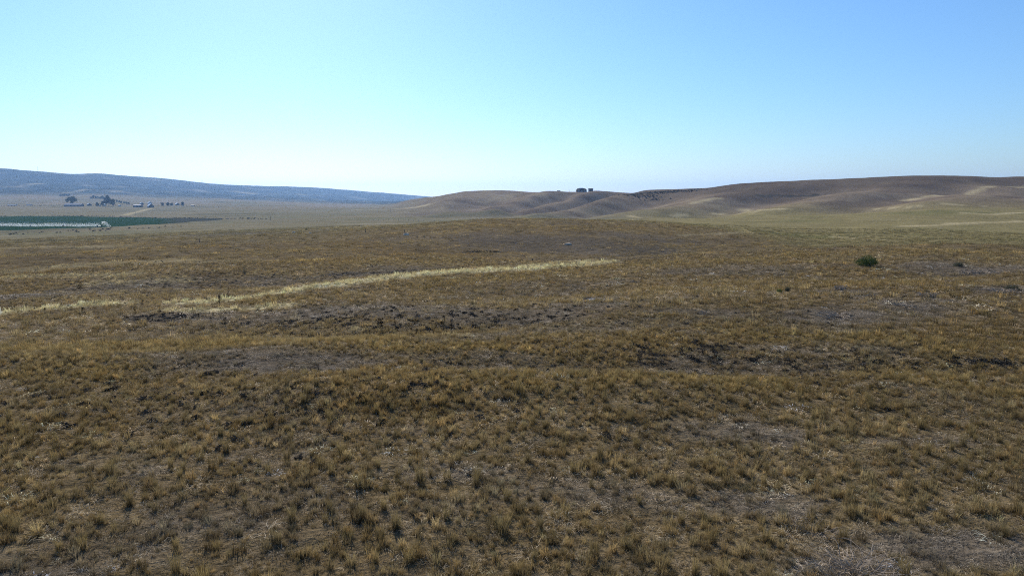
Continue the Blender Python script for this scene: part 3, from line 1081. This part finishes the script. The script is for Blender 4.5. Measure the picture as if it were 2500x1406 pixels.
rock(992, 575, 17, 6, 'pale flat boulder lying left of the two small bushes', 1)
rock(1385, 597, 22, 4, 'long low pale slab on the grey ground of the middle rise', 2)
rock(717, 569, 10, 4, 'pale stone on the grey flat, left of the tiny dark bush', 3)
rock(757, 570, 7, 3, 'small pale stone just below the tiny dark bush', 4)


# ------------------------------------------------------------------ dead brush: heaps of bleached branches
def brush(px, py, wpx, label, n=60, seed=0, rise=.35, thick=.011):
    p = at(px, py)
    w_ = wpx * dist(p) / F / 2
    t = thing('dead_brush', p)
    g = random.Random(seed + 90)
    mb = MB()
    for i in range(n):
        a, r = g.uniform(0, 6.28), w_ * g.uniform(0, .8)
        x, y = math.cos(a) * r, math.sin(a) * r * .8
        b = a + g.gauss(0, .9)
        L = w_ * g.uniform(.25, .7)
        h = rise * g.uniform(.05, 1)
        zz = float(ground_z(p.x + x, p.y + y)) - p.z
        pts = [(x, y, zz + .01)]
        for q in (.35, .7, 1):
            b += g.gauss(0, .3)
            pts.append((x + math.cos(b) * L * q, y + math.sin(b) * L * q, zz + .03 + h * math.sin(q * 2.2)))
        mb.path(pts, thick * g.uniform(.7, 1.3), thick * .4, 3)
    o = mb.build('branch', M['stick'], t)
    o['kind'] = 'stuff'
    return tag(t, label, 'dead brush', 'heaps of dead brush')


brush(2085, 1392, 210, 'heap of bleached dead stalks at the bottom edge, lower right', 130, 1, .32, .007)
brush(1985, 1300, 150, 'thin scatter of bleached stalks just above the heap at the bottom edge', 50, 2, .16, .005)
brush(2049, 709, 30, 'small bright heap of bleached branches below the large green bush', 60, 3, .4, .03)
brush(2265, 725, 46, 'bleached branches right of the small bright heap, below the litter patch', 60, 4, .35, .026)
brush(2130, 725, 26, 'sparse bleached twigs between the two branch heaps on the right slope', 30, 5, .3, .022)
brush(2400, 664, 90, 'wide grey spread of dead branches on the right litter patch', 110, 6, .22, .024)
brush(2450, 712, 56, 'bleached branches beside the low grey green bush at the right edge', 60, 7, .25, .022)
brush(2045, 772, 90, 'grey dead branches flat on the ground midway down the right slope', 90, 8, .18, .018)
brush(2210, 748, 66, 'grey dead branches right of the flat heap midway down the right slope', 60, 9, .18, .018)
brush(1722, 766, 50, 'pale dead twigs in the gold grass right of centre', 45, 10, .2, .017)
brush(1445, 732, 44, 'pale dead twigs on the near slope below the end of the swale', 45, 11, .22, .018)
brush(1600, 912, 60, 'pale broken branch lying in the grass right of centre', 30, 12, .16, .012)
brush(1555, 690, 46, 'dead grey twigs on the near crest below the middle rise', 40, 13, .25, .02)

# ------------------------------------------------------------------ dark dead weeds standing in and around the swale
def weed_mesh(seed):
    g = random.Random(seed)
    mb = MB()
    mb.path([(0, 0, -.05), (g.uniform(-.03, .03), g.uniform(-.03, .03), .5), (g.uniform(-.08, .08), g.uniform(-.08, .08), 1.0)], .035, .012, 5)
    for i in range(26):
        z = g.uniform(.08, .95)
        a = g.uniform(0, 6.28)
        L = (.42 * (1 - z * .75)) * g.uniform(.5, 1.1)
        tip = (math.cos(a) * L, math.sin(a) * L, z + L * g.uniform(.1, .8))
        mb.path([(0, 0, z), (math.cos(a) * L * .55, math.sin(a) * L * .55, z + L * .2), tip], .014, .006, 3)
        for q in range(3):
            b = a + g.gauss(0, .8)
            s = g.uniform(.05, .11)
            x, y, zz = tip[0] * g.uniform(.5, 1), tip[1] * g.uniform(.5, 1), tip[2] + g.uniform(-.1, .05)
            mb.face([(x, y, zz), (x + math.cos(b) * s, y + math.sin(b) * s, zz + s * .4), (x + math.cos(b) * s * .3, y + math.sin(b) * s * .3, zz + s)])
    return mb.mesh('weed', M['weed'])


WEED = [weed_mesh(i) for i in range(5)]
WEEDS = [(930, 812, 26), (965, 796, 16), (966, 806, 9), (1079, 804, 15), (1084, 793, 16), (1102, 797, 14), (1101, 808, 12), (1065, 808, 12), (993, 816, 9), (1004, 814, 10), (1018, 817, 11),
         (1028, 819, 9), (1047, 816, 10), (1059, 821, 9), (1120, 804, 11), (1208, 786, 9), (1153, 797, 8), (820, 807, 9), (756, 805, 8), (902, 815, 7), (1038, 820, 7), (1090, 818, 8),
         (196, 709, 14), (203, 771, 14), (195, 774, 7), (348, 744, 9), (330, 767, 8), (521, 777, 10), (550, 795, 14), (515, 783, 7), (537, 744, 16), (557, 722, 9), (470, 760, 7), (485, 776, 8), (150, 752, 8),
         (110, 762, 7), (390, 763, 7), (590, 745, 8), (620, 735, 7), (884, 884, 10), (1300, 640, 6), (1368, 656, 6), (1407, 648, 7), (1420, 640, 5)]
for i, (px, py, h) in enumerate(WEEDS):
    p = at(px, py)
    k = dist(p) / F
    o = link(bpy.data.objects.new('dead_weed', WEED[i % 5]))
    o.location = p
    s = h * k * 1.35
    o.scale = (s * random.uniform(.8, 1.15), s * random.uniform(.8, 1.15), s)
    o.rotation_euler = (0, 0, random.uniform(0, 6.28))
    big = {0: 'largest bushy brown dead weed, left end of the dark weed patch mid picture', 1: 'tall dark dead weed just right of the largest bushy one',
           39: 'short dark dead weed alone in the gold grass below the weed patch'}
    tag(o, big.get(i, 'short dark dead weed standing in or beside the pale swale'), 'weed', 'dark dead weeds around the swale')

# ------------------------------------------------------------------ tussocks: the 300 nearest clumps of bunchgrass
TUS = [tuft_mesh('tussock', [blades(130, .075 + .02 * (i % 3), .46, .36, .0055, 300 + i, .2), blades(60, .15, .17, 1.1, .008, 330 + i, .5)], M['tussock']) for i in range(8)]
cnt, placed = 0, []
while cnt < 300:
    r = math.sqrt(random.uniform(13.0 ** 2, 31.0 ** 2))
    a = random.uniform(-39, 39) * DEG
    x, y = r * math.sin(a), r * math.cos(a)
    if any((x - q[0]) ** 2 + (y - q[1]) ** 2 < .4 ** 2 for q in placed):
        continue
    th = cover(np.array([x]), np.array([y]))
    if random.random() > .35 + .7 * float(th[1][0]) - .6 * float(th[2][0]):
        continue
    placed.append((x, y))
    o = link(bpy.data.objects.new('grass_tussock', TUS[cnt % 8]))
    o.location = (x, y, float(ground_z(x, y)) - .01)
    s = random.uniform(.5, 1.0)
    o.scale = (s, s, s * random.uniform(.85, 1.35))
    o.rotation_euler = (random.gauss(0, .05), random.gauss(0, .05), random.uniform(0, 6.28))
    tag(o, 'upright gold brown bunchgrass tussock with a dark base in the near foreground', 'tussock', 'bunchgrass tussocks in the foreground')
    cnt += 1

# ------------------------------------------------------------------ irrigated field
def build_field():
    near = [(-260, 570), (-100, 566), (0, 562.5), (100, 560), (215, 557), (300, 553), (400, 547), (470, 541), (545, 536.5)]
    far = [(-260, 532), (-100, 530), (0, 529.5), (100, 528.5), (180, 528.5), (300, 531.5), (400, 533.5), (450, 534.3), (545, 535.2)]
    N_, Fr = [at(*p) for p in near], [at(*p) for p in far]
    cols, rows = 90, 40
    V, al = [], []
    for i in range(cols):
        u = i / (cols - 1) * (len(N_) - 1)
        j = min(int(u), len(N_) - 2)
        f = u - j
        a, b = N_[j].lerp(N_[j + 1], f), Fr[j].lerp(Fr[j + 1], f)
        for q in range(rows):
            c = a.lerp(b, q / (rows - 1))
            zz = float(ground_z(c.x, c.y))
            V.append((c.x, c.y, zz + (.55 if 0 < q < rows - 1 and 0 < i < cols - 1 else -.1)))
            al.append(float(smooth(.70, .84, i / (cols - 1))))
    Fc = [(i * rows + q, (i + 1) * rows + q, (i + 1) * rows + q + 1, i * rows + q + 1) for i in range(cols - 1) for q in range(rows - 1)]
    me = np_mesh('crop_field', V, Fc, M['crop'], True, [('along', 'FLOAT', np.array(al, np.float32))])
    tag(link(bpy.data.objects.new('crop_field', me)), 'dark green irrigated crop field on the valley floor at the left', 'field', kind='structure')


build_field()


# ------------------------------------------------------------------ centre pivot sprinkler and its water
def build_pivot():
    A, B = at(-70, 552.5), at(243, 555.0)
    root = thing('pivot_sprinkler', A)
    d = (B - A)
    L = Vector((d.x, d.y, 0)).length
    ux, uy = d.x / L, d.y / L
    n = 4
    H = 3.6

    def loc(s, off=0.0, z=0.0):
        x, y = A.x + ux * s - uy * off, A.y + uy * s + ux * off
        return (x - A.x, y - A.y, float(ground_z(x, y)) + .4 - A.z + z)
    for k in range(n):
        s0, s1 = L * k / n, L * (k + 1) / n
        m = MB()
        P = [loc(s0 + (s1 - s0) * q / 8, 0, H + .9 * math.sin(math.pi * q / 8)) for q in range(9)]
        m.path(P, .09, .09, 6)
        sp = m.build('span_pipe', M['steel'], root)
        m = MB()
        Q = [loc(s0 + (s1 - s0) * q / 8, 0, H - .55 + .5 * math.sin(math.pi * q / 8)) for q in range(1, 8)]
        m.path(Q, .035, .035, 4)
        for q in range(1, 8):
            m.bar(P[q], Q[q - 1], .03, .03, 4)
        m.build('truss', M['steel'], sp)
    for k in range(1, n + 1):
        s = L * k / n
        m = MB()
        top = loc(s, 0, H)
        for o_ in (-2.0, 2.0):
            m.bar(top, loc(s, o_, .7), .08, .08, 5)
        m.bar(loc(s, -2.0, .7), loc(s, 2.0, .7), .08, .08, 5)
        tw = m.build('tower', M['steel'], root)
        for o_ in (-2.0, 2.0):
            c = Vector(loc(s, o_, .62))
            m = MB()
            ax = Vector((-uy, ux, 0)) * 0
            side = Vector((ux, uy, 0)) * .18
            m.bar(c - side, c + side, .62, .62, 14)
            m.build('wheel', M['tyre'], tw)
    m = MB()
    m.path([loc(L, 0, H), loc(L + 5, 0, H + .3)], .09, .06, 6)
    m.build('end_gun', M['steel'], root)
    tag(root, 'long wheeled irrigation pipe spraying water across the green field', 'sprinkler')
    # water
    g = np.random.default_rng(5)
    pts, vel = [], []
    for i in range(9000):
        s = g.uniform(0, 1) * L
        drop = np.round(s / 2.7) * 2.7
        q = g.uniform(0, 1) ** .8
        side = g.normal(0, 1.3) * (.3 + q)
        z = (H - .3) * (1 - q)
        p_ = loc(drop + g.normal(0, 1.0), side, z * g.uniform(.6, 1.05))
        pts.append(p_)
        vel.append((g.normal(0, .15), g.normal(0, .15), 1))
    for i in range(900):
        q = g.uniform(0, 1)
        s = L + 3 + 9 * q + g.normal(0, .6)
        z = H + .2 + 5.5 * q * (1 - q) - H * q * q - abs(g.normal(0, 1)) * (.25 + q) * 2.8
        if z < .1:
            continue
        pts.append(loc(s, g.normal(0, .7) * (.2 + q), z))
        vel.append((ux * (1 - q), uy * (1 - q), .9 - 1.8 * q))
    pts, vel = np.array(pts), np.array(vel)
    vel /= np.linalg.norm(vel, axis=1, keepdims=True) + 1e-9
    ln = g.uniform(.12, .42, (len(pts), 1))
    wd = g.normal(0, 1, (len(pts), 3))
    wd -= (wd * vel).sum(1, keepdims=True) * vel
    wd = wd / (np.linalg.norm(wd, axis=1, keepdims=True) + 1e-9) * .075
    V = np.stack([pts - wd, pts + wd, pts + vel * ln], 1).reshape(-1, 3)
    me = np_mesh('water_spray', V, np.arange(len(V)).reshape(-1, 3), M['spray'])
    o = link(bpy.data.objects.new('water_spray', me))
    o.location = A
    tag(o, 'white water spray under and beyond the irrigation pipe', 'water', kind='stuff')


build_pivot()


# ------------------------------------------------------------------ farm buildings
def building(name, px, py, L, W, hw, hr, rz, wall, roof, label, cat='building', doors=2, hip=0.0, p=None, cupola=False):
    """gabled or hipped building: long side along local x, L x W metres, wall and roof heights"""
    p = Vector(p) if p else at(px, py)
    t = thing(name, p, rz)
    x, y = L / 2, W / 2
    m = MB()
    m.v += [(-x, -y, -.6), (x, -y, -.6), (x, y, -.6), (-x, y, -.6), (-x, -y, hw), (x, -y, hw), (x, y, hw), (-x, y, hw), (-x + hip, 0, hw + hr), (x - hip, 0, hw + hr)]
    m.a += [.5] * 10
    m.f += [(0, 1, 5, 4), (2, 3, 7, 6)]
    m.f += [(1, 2, 6, 9, 5), (3, 0, 4, 8, 7)] if hip < .01 else [(1, 2, 6, 5), (3, 0, 4, 7), (4, 5, 6, 7)]
    m.build('wall', M[wall], t)
    m = MB()
    ov, th = .35, .16
    sl = hr / y
    ex, ey, ez = x + ov, y + ov, hw - ov * sl
    rx = max(x + ov - (hip + ov if hip > .01 else 0), .2)
    for k in (0, 1):
        zz = th * (1 - k) + .012
        m.v += [(-ex, -ey, ez + zz), (ex, -ey, ez + zz), (ex, ey, ez + zz), (-ex, ey, ez + zz), (-rx, 0, hw + hr + zz), (rx, 0, hw + hr + zz)]
        m.a += [.5] * 6
    m.f += [(0, 1, 5, 4), (2, 3, 4, 5), (1, 2, 5), (3, 0, 4)] if hip > .01 else [(0, 1, 5, 4), (2, 3, 4, 5)]
    m.f += [(7, 6, 10, 11), (9, 8, 11, 10), (0, 6, 7, 1), (2, 8, 9, 3), (1, 7, 11, 5), (2, 5, 11, 8), (3, 9, 10, 4), (0, 4, 10, 6)]
    r_ = m.build('roof', M[roof], t)
    if cupola:
        m = MB()
        m.box(-L * .2, -.7, hw + hr - .1, L * .2, .7, hw + hr + .75)
        m.build('ridge_vent', M[roof], r_)
    for k in range(doors):
        m = MB()
        c = -x + L * (k + .5) / doors
        w2, h2 = min(1.6, L * .14), hw * .72
        m.box(c - w2, -y - .06, -.2, c + w2, -y + .02, h2)
        m.build('door' if k % 2 == 0 else 'window', M['trim'], t)
    return tag(t, label, cat)


glint = math.radians(-52)
building('long_barn', 181, 504.5, 38, 13, 4.0, 3.0, math.radians(4), 'barn_dark', 'roof_dull', 'long low dark barn at the left end of the farm', 'barn', 5)
building('farm_shed', 218, 502.5, 12, 9, 3.0, 2.8, glint, 'barn_dark', 'roof_white', 'white roofed shed just right of the long dark barn', 'shed', 1)
building('farm_shed', 244, 504, 4, 4, 2.4, 1.3, glint, 'siding_pale', 'roof_white', 'tiny white roofed hut at the foot of the smaller farm tree', 'shed', 1)
building('farm_house', 256, 503, 7, 6, 3.0, 2.2, glint, 'siding_pale', 'roof_white', 'pale house half hidden by the tallest farm tree', 'house', 2)
building('farm_shed', 292, 504, 9, 5, 2.2, 1.0, glint, 'siding_pale', 'roof_white', 'low white shed standing right of the tallest farm tree', 'shed', 1)
building('farm_shed', 337, 506.5, 17, 9, 4.4, 1.6, math.radians(-3), 'barn_dark', 'roof_dull', 'boxy dark shed at the top of the farm track', 'shed', 2)
building('farm_house', 346, 500, 9, 8, 3.2, 3.0, glint, 'barn_dark', 'roof_white', 'small house with bright roof behind the boxy dark shed', 'house', 2)
building('farm_shed', 366, 499.5, 9, 9, 4.2, 3.4, glint, 'siding_pale', 'roof_white', 'tall bright roofed outbuilding behind the sloping roofed barn', 'shed', 1)
building('farm_barn', 368, 507.5, 13, 11, 4.2, 4.4, glint, 'barn_dark', 'roof_white', 'dark barn with bright sloping roof right of the farm track', 'barn', 2)
building('farm_shed', 433, 501.5, 11, 8, 3.2, 2.8, glint, 'barn_dark', 'roof_white', 'white roofed building between two trees at the right end of the farm', 'shed', 2)
building('farm_shed', 471, 503.5, 7, 4, 1.8, .7, 0, 'barn_dark', 'roof_dull', 'very low dark shed right of the last farm tree', 'shed', 1)
building('farm_shed', 30, 502.5, 20, 6, 2.0, .9, 0, 'siding_pale', 'roof_dull', 'long low pale shed at the far left of the farm', 'shed', 3)
building('farm_shed', 72, 502, 12, 5, 2.0, .9, 0, 'siding_pale', 'roof_dull', 'low shed left of the long dark barn', 'shed', 2)

tree(175, 503, 25, 20, 'broad round tree behind the long dark barn', 21, 'farm trees', low=True, p=at(175, 501.5))
tree(266, 504, 19, 24, 'tallest tree in the middle of the farm', 22, 'farm trees', low=True)
tree(276, 504, 14, 15, 'bushy tree on the right flank of the tallest farm tree', 23, 'farm trees', low=True)
tree(251, 504.5, 13, 13, 'smaller round tree left of the tallest farm tree', 24, 'farm trees', low=True)
tree(238, 504, 9, 9, 'short bushy tree between the white roofed shed and the tiny hut', 25, 'farm trees', low=True)
tree(396, 503, 10, 8, 'small pale grey green tree left of the dark pair of farm trees', 26, 'farm trees', mat='leaf_sage', low=True)
tree(410, 503, 11, 8, 'left tree of the dark clump near the right end of the farm', 27, 'farm trees', low=True)
tree(420, 503, 10, 7, 'right tree of the dark clump near the right end of the farm', 28, 'farm trees', low=True)
tree(445, 503.5, 12, 9, 'round dark tree right of the last white roof', 29, 'farm trees', low=True)
for i in range(7):
    tree(223 + i * 5.6, 485.5 - abs(i - 3) * .1, random.uniform(6, 9), random.uniform(3.8, 7), 'dark tree in the near windbreak row behind the tallest farm tree', 40 + i, 'windbreak row behind the tallest tree', low=True)
for i in range(5):
    tree(148 + i * 5.2, 479.3, random.uniform(5.5, 8), random.uniform(3, 6), 'dark tree in the far windbreak row at the foot of the blue ridge', 50 + i, 'windbreak row under the ridge', low=True)
for i in range(6):
    tree(286 + i * 5.6, 494 + i * 1.1, random.uniform(5, 8), random.uniform(3.5, 6.5), 'dusky tree in the hedge sloping down right of the tallest farm tree', 60 + i, 'hedge right of the tallest tree', low=True)

# buildings on the skyline of the middle hill
def crest(px, Y0, Y1):
    ys = np.linspace(Y0, Y1, 400)
    a = ray(px, 478)[0]
    zz = ground_z(a * ys, ys)
    i = int(np.argmax((zz - ZC) / ys))
    return Vector((a * ys[i], ys[i], float(zz[i])))


building('hip_roofed_barn', 0, 0, 17.5, 11, 3.4, 2.7, math.radians(3), 'barn_dark', 'barn_dark', 'wide dark building on the skyline of the middle hill', 'building', 3, hip=2.2, p=crest(1419, 1100, 1500), cupola=True)
building('flat_roofed_shed', 0, 0, 7.0, 6, 4.0, .35, 0, 'barn_dark', 'barn_dark', 'small square dark shed right of the wide skyline building', 'shed', 2, p=crest(1442, 1100, 1500))
building('low_shed', 0, 0, 4.5, 4, .7, .6, math.radians(15), 'siding_pale', 'roof_dull', 'tiny low shed on the skyline left of the wide dark building', 'shed', 1, p=crest(1364, 1100, 1500))

# ------------------------------------------------------------------ poles, fence, pylons
def pole(p, h, label, arm=True, name='utility_pole', r=.16):
    t = thing(name, p)
    m = MB()
    m.bar((0, 0, -.4), (0, 0, h), r, r * .7, 7)
    m.build('pole', M['post'], t)
    if arm:
        m = MB()
        m.box(-1.1, -.09, h * .93 - .1, 1.1, .09, h * .93 + .1)
        m.build('crossarm', M['post'], t)
    return tag(t, label, 'pole')


pole(at(661, 538.5), 4.6, 'short lone post on the valley flat right of the dark field end', False, 'post', .2)
pole(at(331, 525.5), 5.0, 'lone pole beside the pale farm track', True)
pole(crest(1390, 1100, 1500), 3.2, 'thin pole on the skyline left of the wide dark building', True)
pole(at(487, 592), 1.2, 'short dark stake on the brown left rise', False, 'post', .12)
pole(at(988, 569), 1.1, 'short dark stake just behind the pale boulder', False, 'post', .12)
pole(at(892, 567), 1.1, 'short dark stake on the crest of the middle rise', False, 'post', .14)
pole(at(953, 519), 5.0, 'pole at the foot of the middle hill flank', True)
pole(at(921, 517), 4.0, 'shorter pole left of the pole at the foot of the hill', True)


def fence(pts, step, label, h=1.5):
    W = []
    for px, Y_ in pts:                      # bearing column and metres away
        x = ray(px, 500)[0] * Y_
        W.append(Vector((x, Y_, float(ground_z(x, Y_)))))
    root = thing('fence', W[0])
    O = W[0]
    tops = []
    for a, b in zip(W[:-1], W[1:]):
        n = max(int((b - a).length / step), 1)
        for k in range(n):
            c = a.lerp(b, k / n)
            z = float(ground_z(c.x, c.y))
            hh = h * random.uniform(.85, 1.15)
            m = MB()
            ln = random.uniform(-.08, .08)
            m.bar((c.x - O.x, c.y - O.y, z - O.z - .3), (c.x - O.x + ln, c.y - O.y, z - O.z + hh), .11, .09, 6)
            m.build('post', M['post'], root)
            tops.append((c.x - O.x + ln, c.y - O.y, z - O.z + hh))
    for f in (.95, .62, .3):
        m = MB()
        for p, q in zip(tops[:-1], tops[1:]):
            m.bar((p[0], p[1], p[2] - h * (1 - f)), (q[0], q[1], q[2] - h * (1 - f)), .008, .008, 3)
        m.build('wire', M['steel'], root)
    return tag(root, label, 'fence')


fence([(900, 640), (985, 600), (1060, 565), (1150, 530)], 7.0, 'wire fence with dark posts crossing the valley flat left of the middle rise')
fence([(1135, 820), (1180, 790), (1225, 770)], 7.0, 'dark wire fence along the foot of the gullied middle hill')


def pylon(px, h, label):
    p = crest(px, 4200, 6500)
    t = thing('pylon', p)
    m = MB()
    b = h * .11
    c4 = [(-b, -b), (b, -b), (b, b), (-b, b)]
    for i in range(4):
        x, y = c4[i]
        m.bar((x, y, -1), (x * .15, y * .15, h), .13, .1, 4)
        x2, y2 = c4[(i + 1) % 4]
        for k in range(6):
            f0, f1 = 1 - .85 * k / 6, 1 - .85 * (k + 1) / 6
            m.bar((x * f0, y * f0, h * k / 6), (x2 * f1, y2 * f1, h * (k + 1) / 6), .06, .06, 3)
    m.build('lattice_mast', M['steel'], t)
    for f in (.72, .85):
        m = MB()
        m.bar((-h * .16, 0, h * f), (h * .16, 0, h * f), .1, .1, 4)
        m.build('crossarm', M['steel'], t)
    return tag(t, label, 'pylon')


pylon(98, 30, 'leftmost thin lattice mast on the skyline of the blue ridge')
pylon(343, 24, 'middle thin lattice mast on the skyline of the blue ridge')
pylon(495, 20, 'rightmost thin lattice mast on the skyline of the blue ridge')

# ------------------------------------------------------------------ scrub masses
def scrub_src(seed, n=46):
    g = random.Random(seed)
    lobes = [(g.uniform(-.3, .3), g.uniform(-.3, .3), g.uniform(.25, .45), .45, .45, .32) for i in range(4)]
    return source('scrub_shape', leaf_mesh('scrub_shape', lobes, n, .2, M['leaf_tint'], seed))


SCR = [scrub_src(i) for i in range(4)]


def scrub(name, areas, label, col, smin, smax, flat=.75):
    """areas: (points of a line, spread across m, count)"""
    P, S = [], []
    for pts, wd, n in areas:
        W = xy(pts)
        for k in range(n):
            j = random.randrange(len(W) - 1)
            c = W[j] + (W[j + 1] - W[j]) * random.random()
            x, y = c[0] + random.gauss(0, wd), c[1] + random.gauss(0, wd)
            P.append((x, y, float(ground_z(x, y)) - .05))
            S.append(random.uniform(smin, smax))
    n = len(P)
    S = np.array(S)
    rot = np.stack([np.zeros(n), np.zeros(n), rng.uniform(0, 6.28, n)], -1)
    tint = np.array(col) * rng.lognormal(0, .25, (n, 1))
    o = scatter(name, P, rot, np.stack([S, S, S * flat], -1), rng.integers(0, 4, n), tint, SCR, label, 'scrub')
    return o


scrub('hilltop_scrub', [([(1530, 477), (1580, 472), (1640, 468), (1700, 464)], 12, 260), ([(1560, 484), (1600, 478)], 12, 90)],
      'dark scrub and rocks along the brow left of the right skyline', (.05, .048, .038), .8, 2.4)
scrub('valley_scrub', [([(0, 503), (80, 502), (160, 503)], 25, 160), ([(0, 495), (70, 493), (150, 497)], 40, 120), ([(300, 499), (330, 502)], 20, 60), ([(375, 502), (395, 503)], 12, 25), ([(455, 504), (540, 505)], 12, 40),
                       ([(300, 531), (420, 533.5), (545, 534.8)], 3, 160), ([(545, 535), (600, 533), (640, 536)], 6, 50), ([(0, 528.5), (180, 527.5), (300, 530)], 3, 90),
                       ([(150, 566), (270, 560), (420, 556)], 16, 30), ([(10, 573), (80, 570)], 14, 14)],
      'low dark brush scattered round the farm and the field edges', (.05, .05, .04), .7, 2.0)
scrub('swale_brush', [([(650, 708), (800, 676), (960, 667), (1130, 655)], 1.5, 300), ([(330, 777), (400, 776), (470, 774)], .8, 80), ([(1150, 616), (1215, 616)], 1.6, 160),
                      ([(0, 757), (150, 748), (280, 737)], 1.2, 70), ([(420, 737), (600, 722)], 1.4, 70), ([(1300, 637), (1420, 634)], 3, 60), ([(640, 790), (780, 780)], 2, 60), ([(1600, 845), (1700, 850), (1760, 843)], .8, 70), ([(2320, 885), (2480, 888)], .5, 60), ([(1500, 862), (1700, 880), (2000, 884), (2300, 886)], .9, 90), ([(700, 800), (900, 805), (1200, 795), (1400, 770)], 2.5, 260), ([(0, 690), (400, 680), (650, 680)], 9, 500), ([(0, 735), (300, 720)], 5, 200), ([(300, 650), (700, 640), (1100, 630)], 14, 350), ([(650, 770), (1000, 765), (1400, 760)], 6, 420), ([(1500, 700), (2000, 700), (2450, 690)], 12, 320), ([(0, 960), (700, 960), (1300, 940)], 3.5, 260), ([(1400, 900), (2400, 900)], 3, 200)],  # rows on the terrace edge are added to darken its shaded hollows
      'low dark dead brush along the swale and slope, with rows added as terrace shading', (.06, .052, .042), .18, .5, .6)

# ------------------------------------------------------------------ haze: the dry dusty air of the valley
def build_haze():
    m, t, out = new_mat('valley_haze')
    v = node(t, 'ShaderNodeVolumePrincipled')
    v.inputs['Color'].default_value = (.34, .58, 1.0, 1)
    v.inputs['Density'].default_value = HAZE
    v.inputs['Anisotropy'].default_value = .5
    t.links.new(v.outputs[0], out.inputs['Volume'])
    mb = MB()
    mb.box(-15000, -15000, float(Z.min()) - 1.5, 15000, 15000, float(Z.max()) + 45)
    o = mb.build('haze', m)
    tag(o, 'thin blue dusty air lying over the whole valley', 'haze', kind='stuff')


HAZE = 6.2e-5
build_haze()
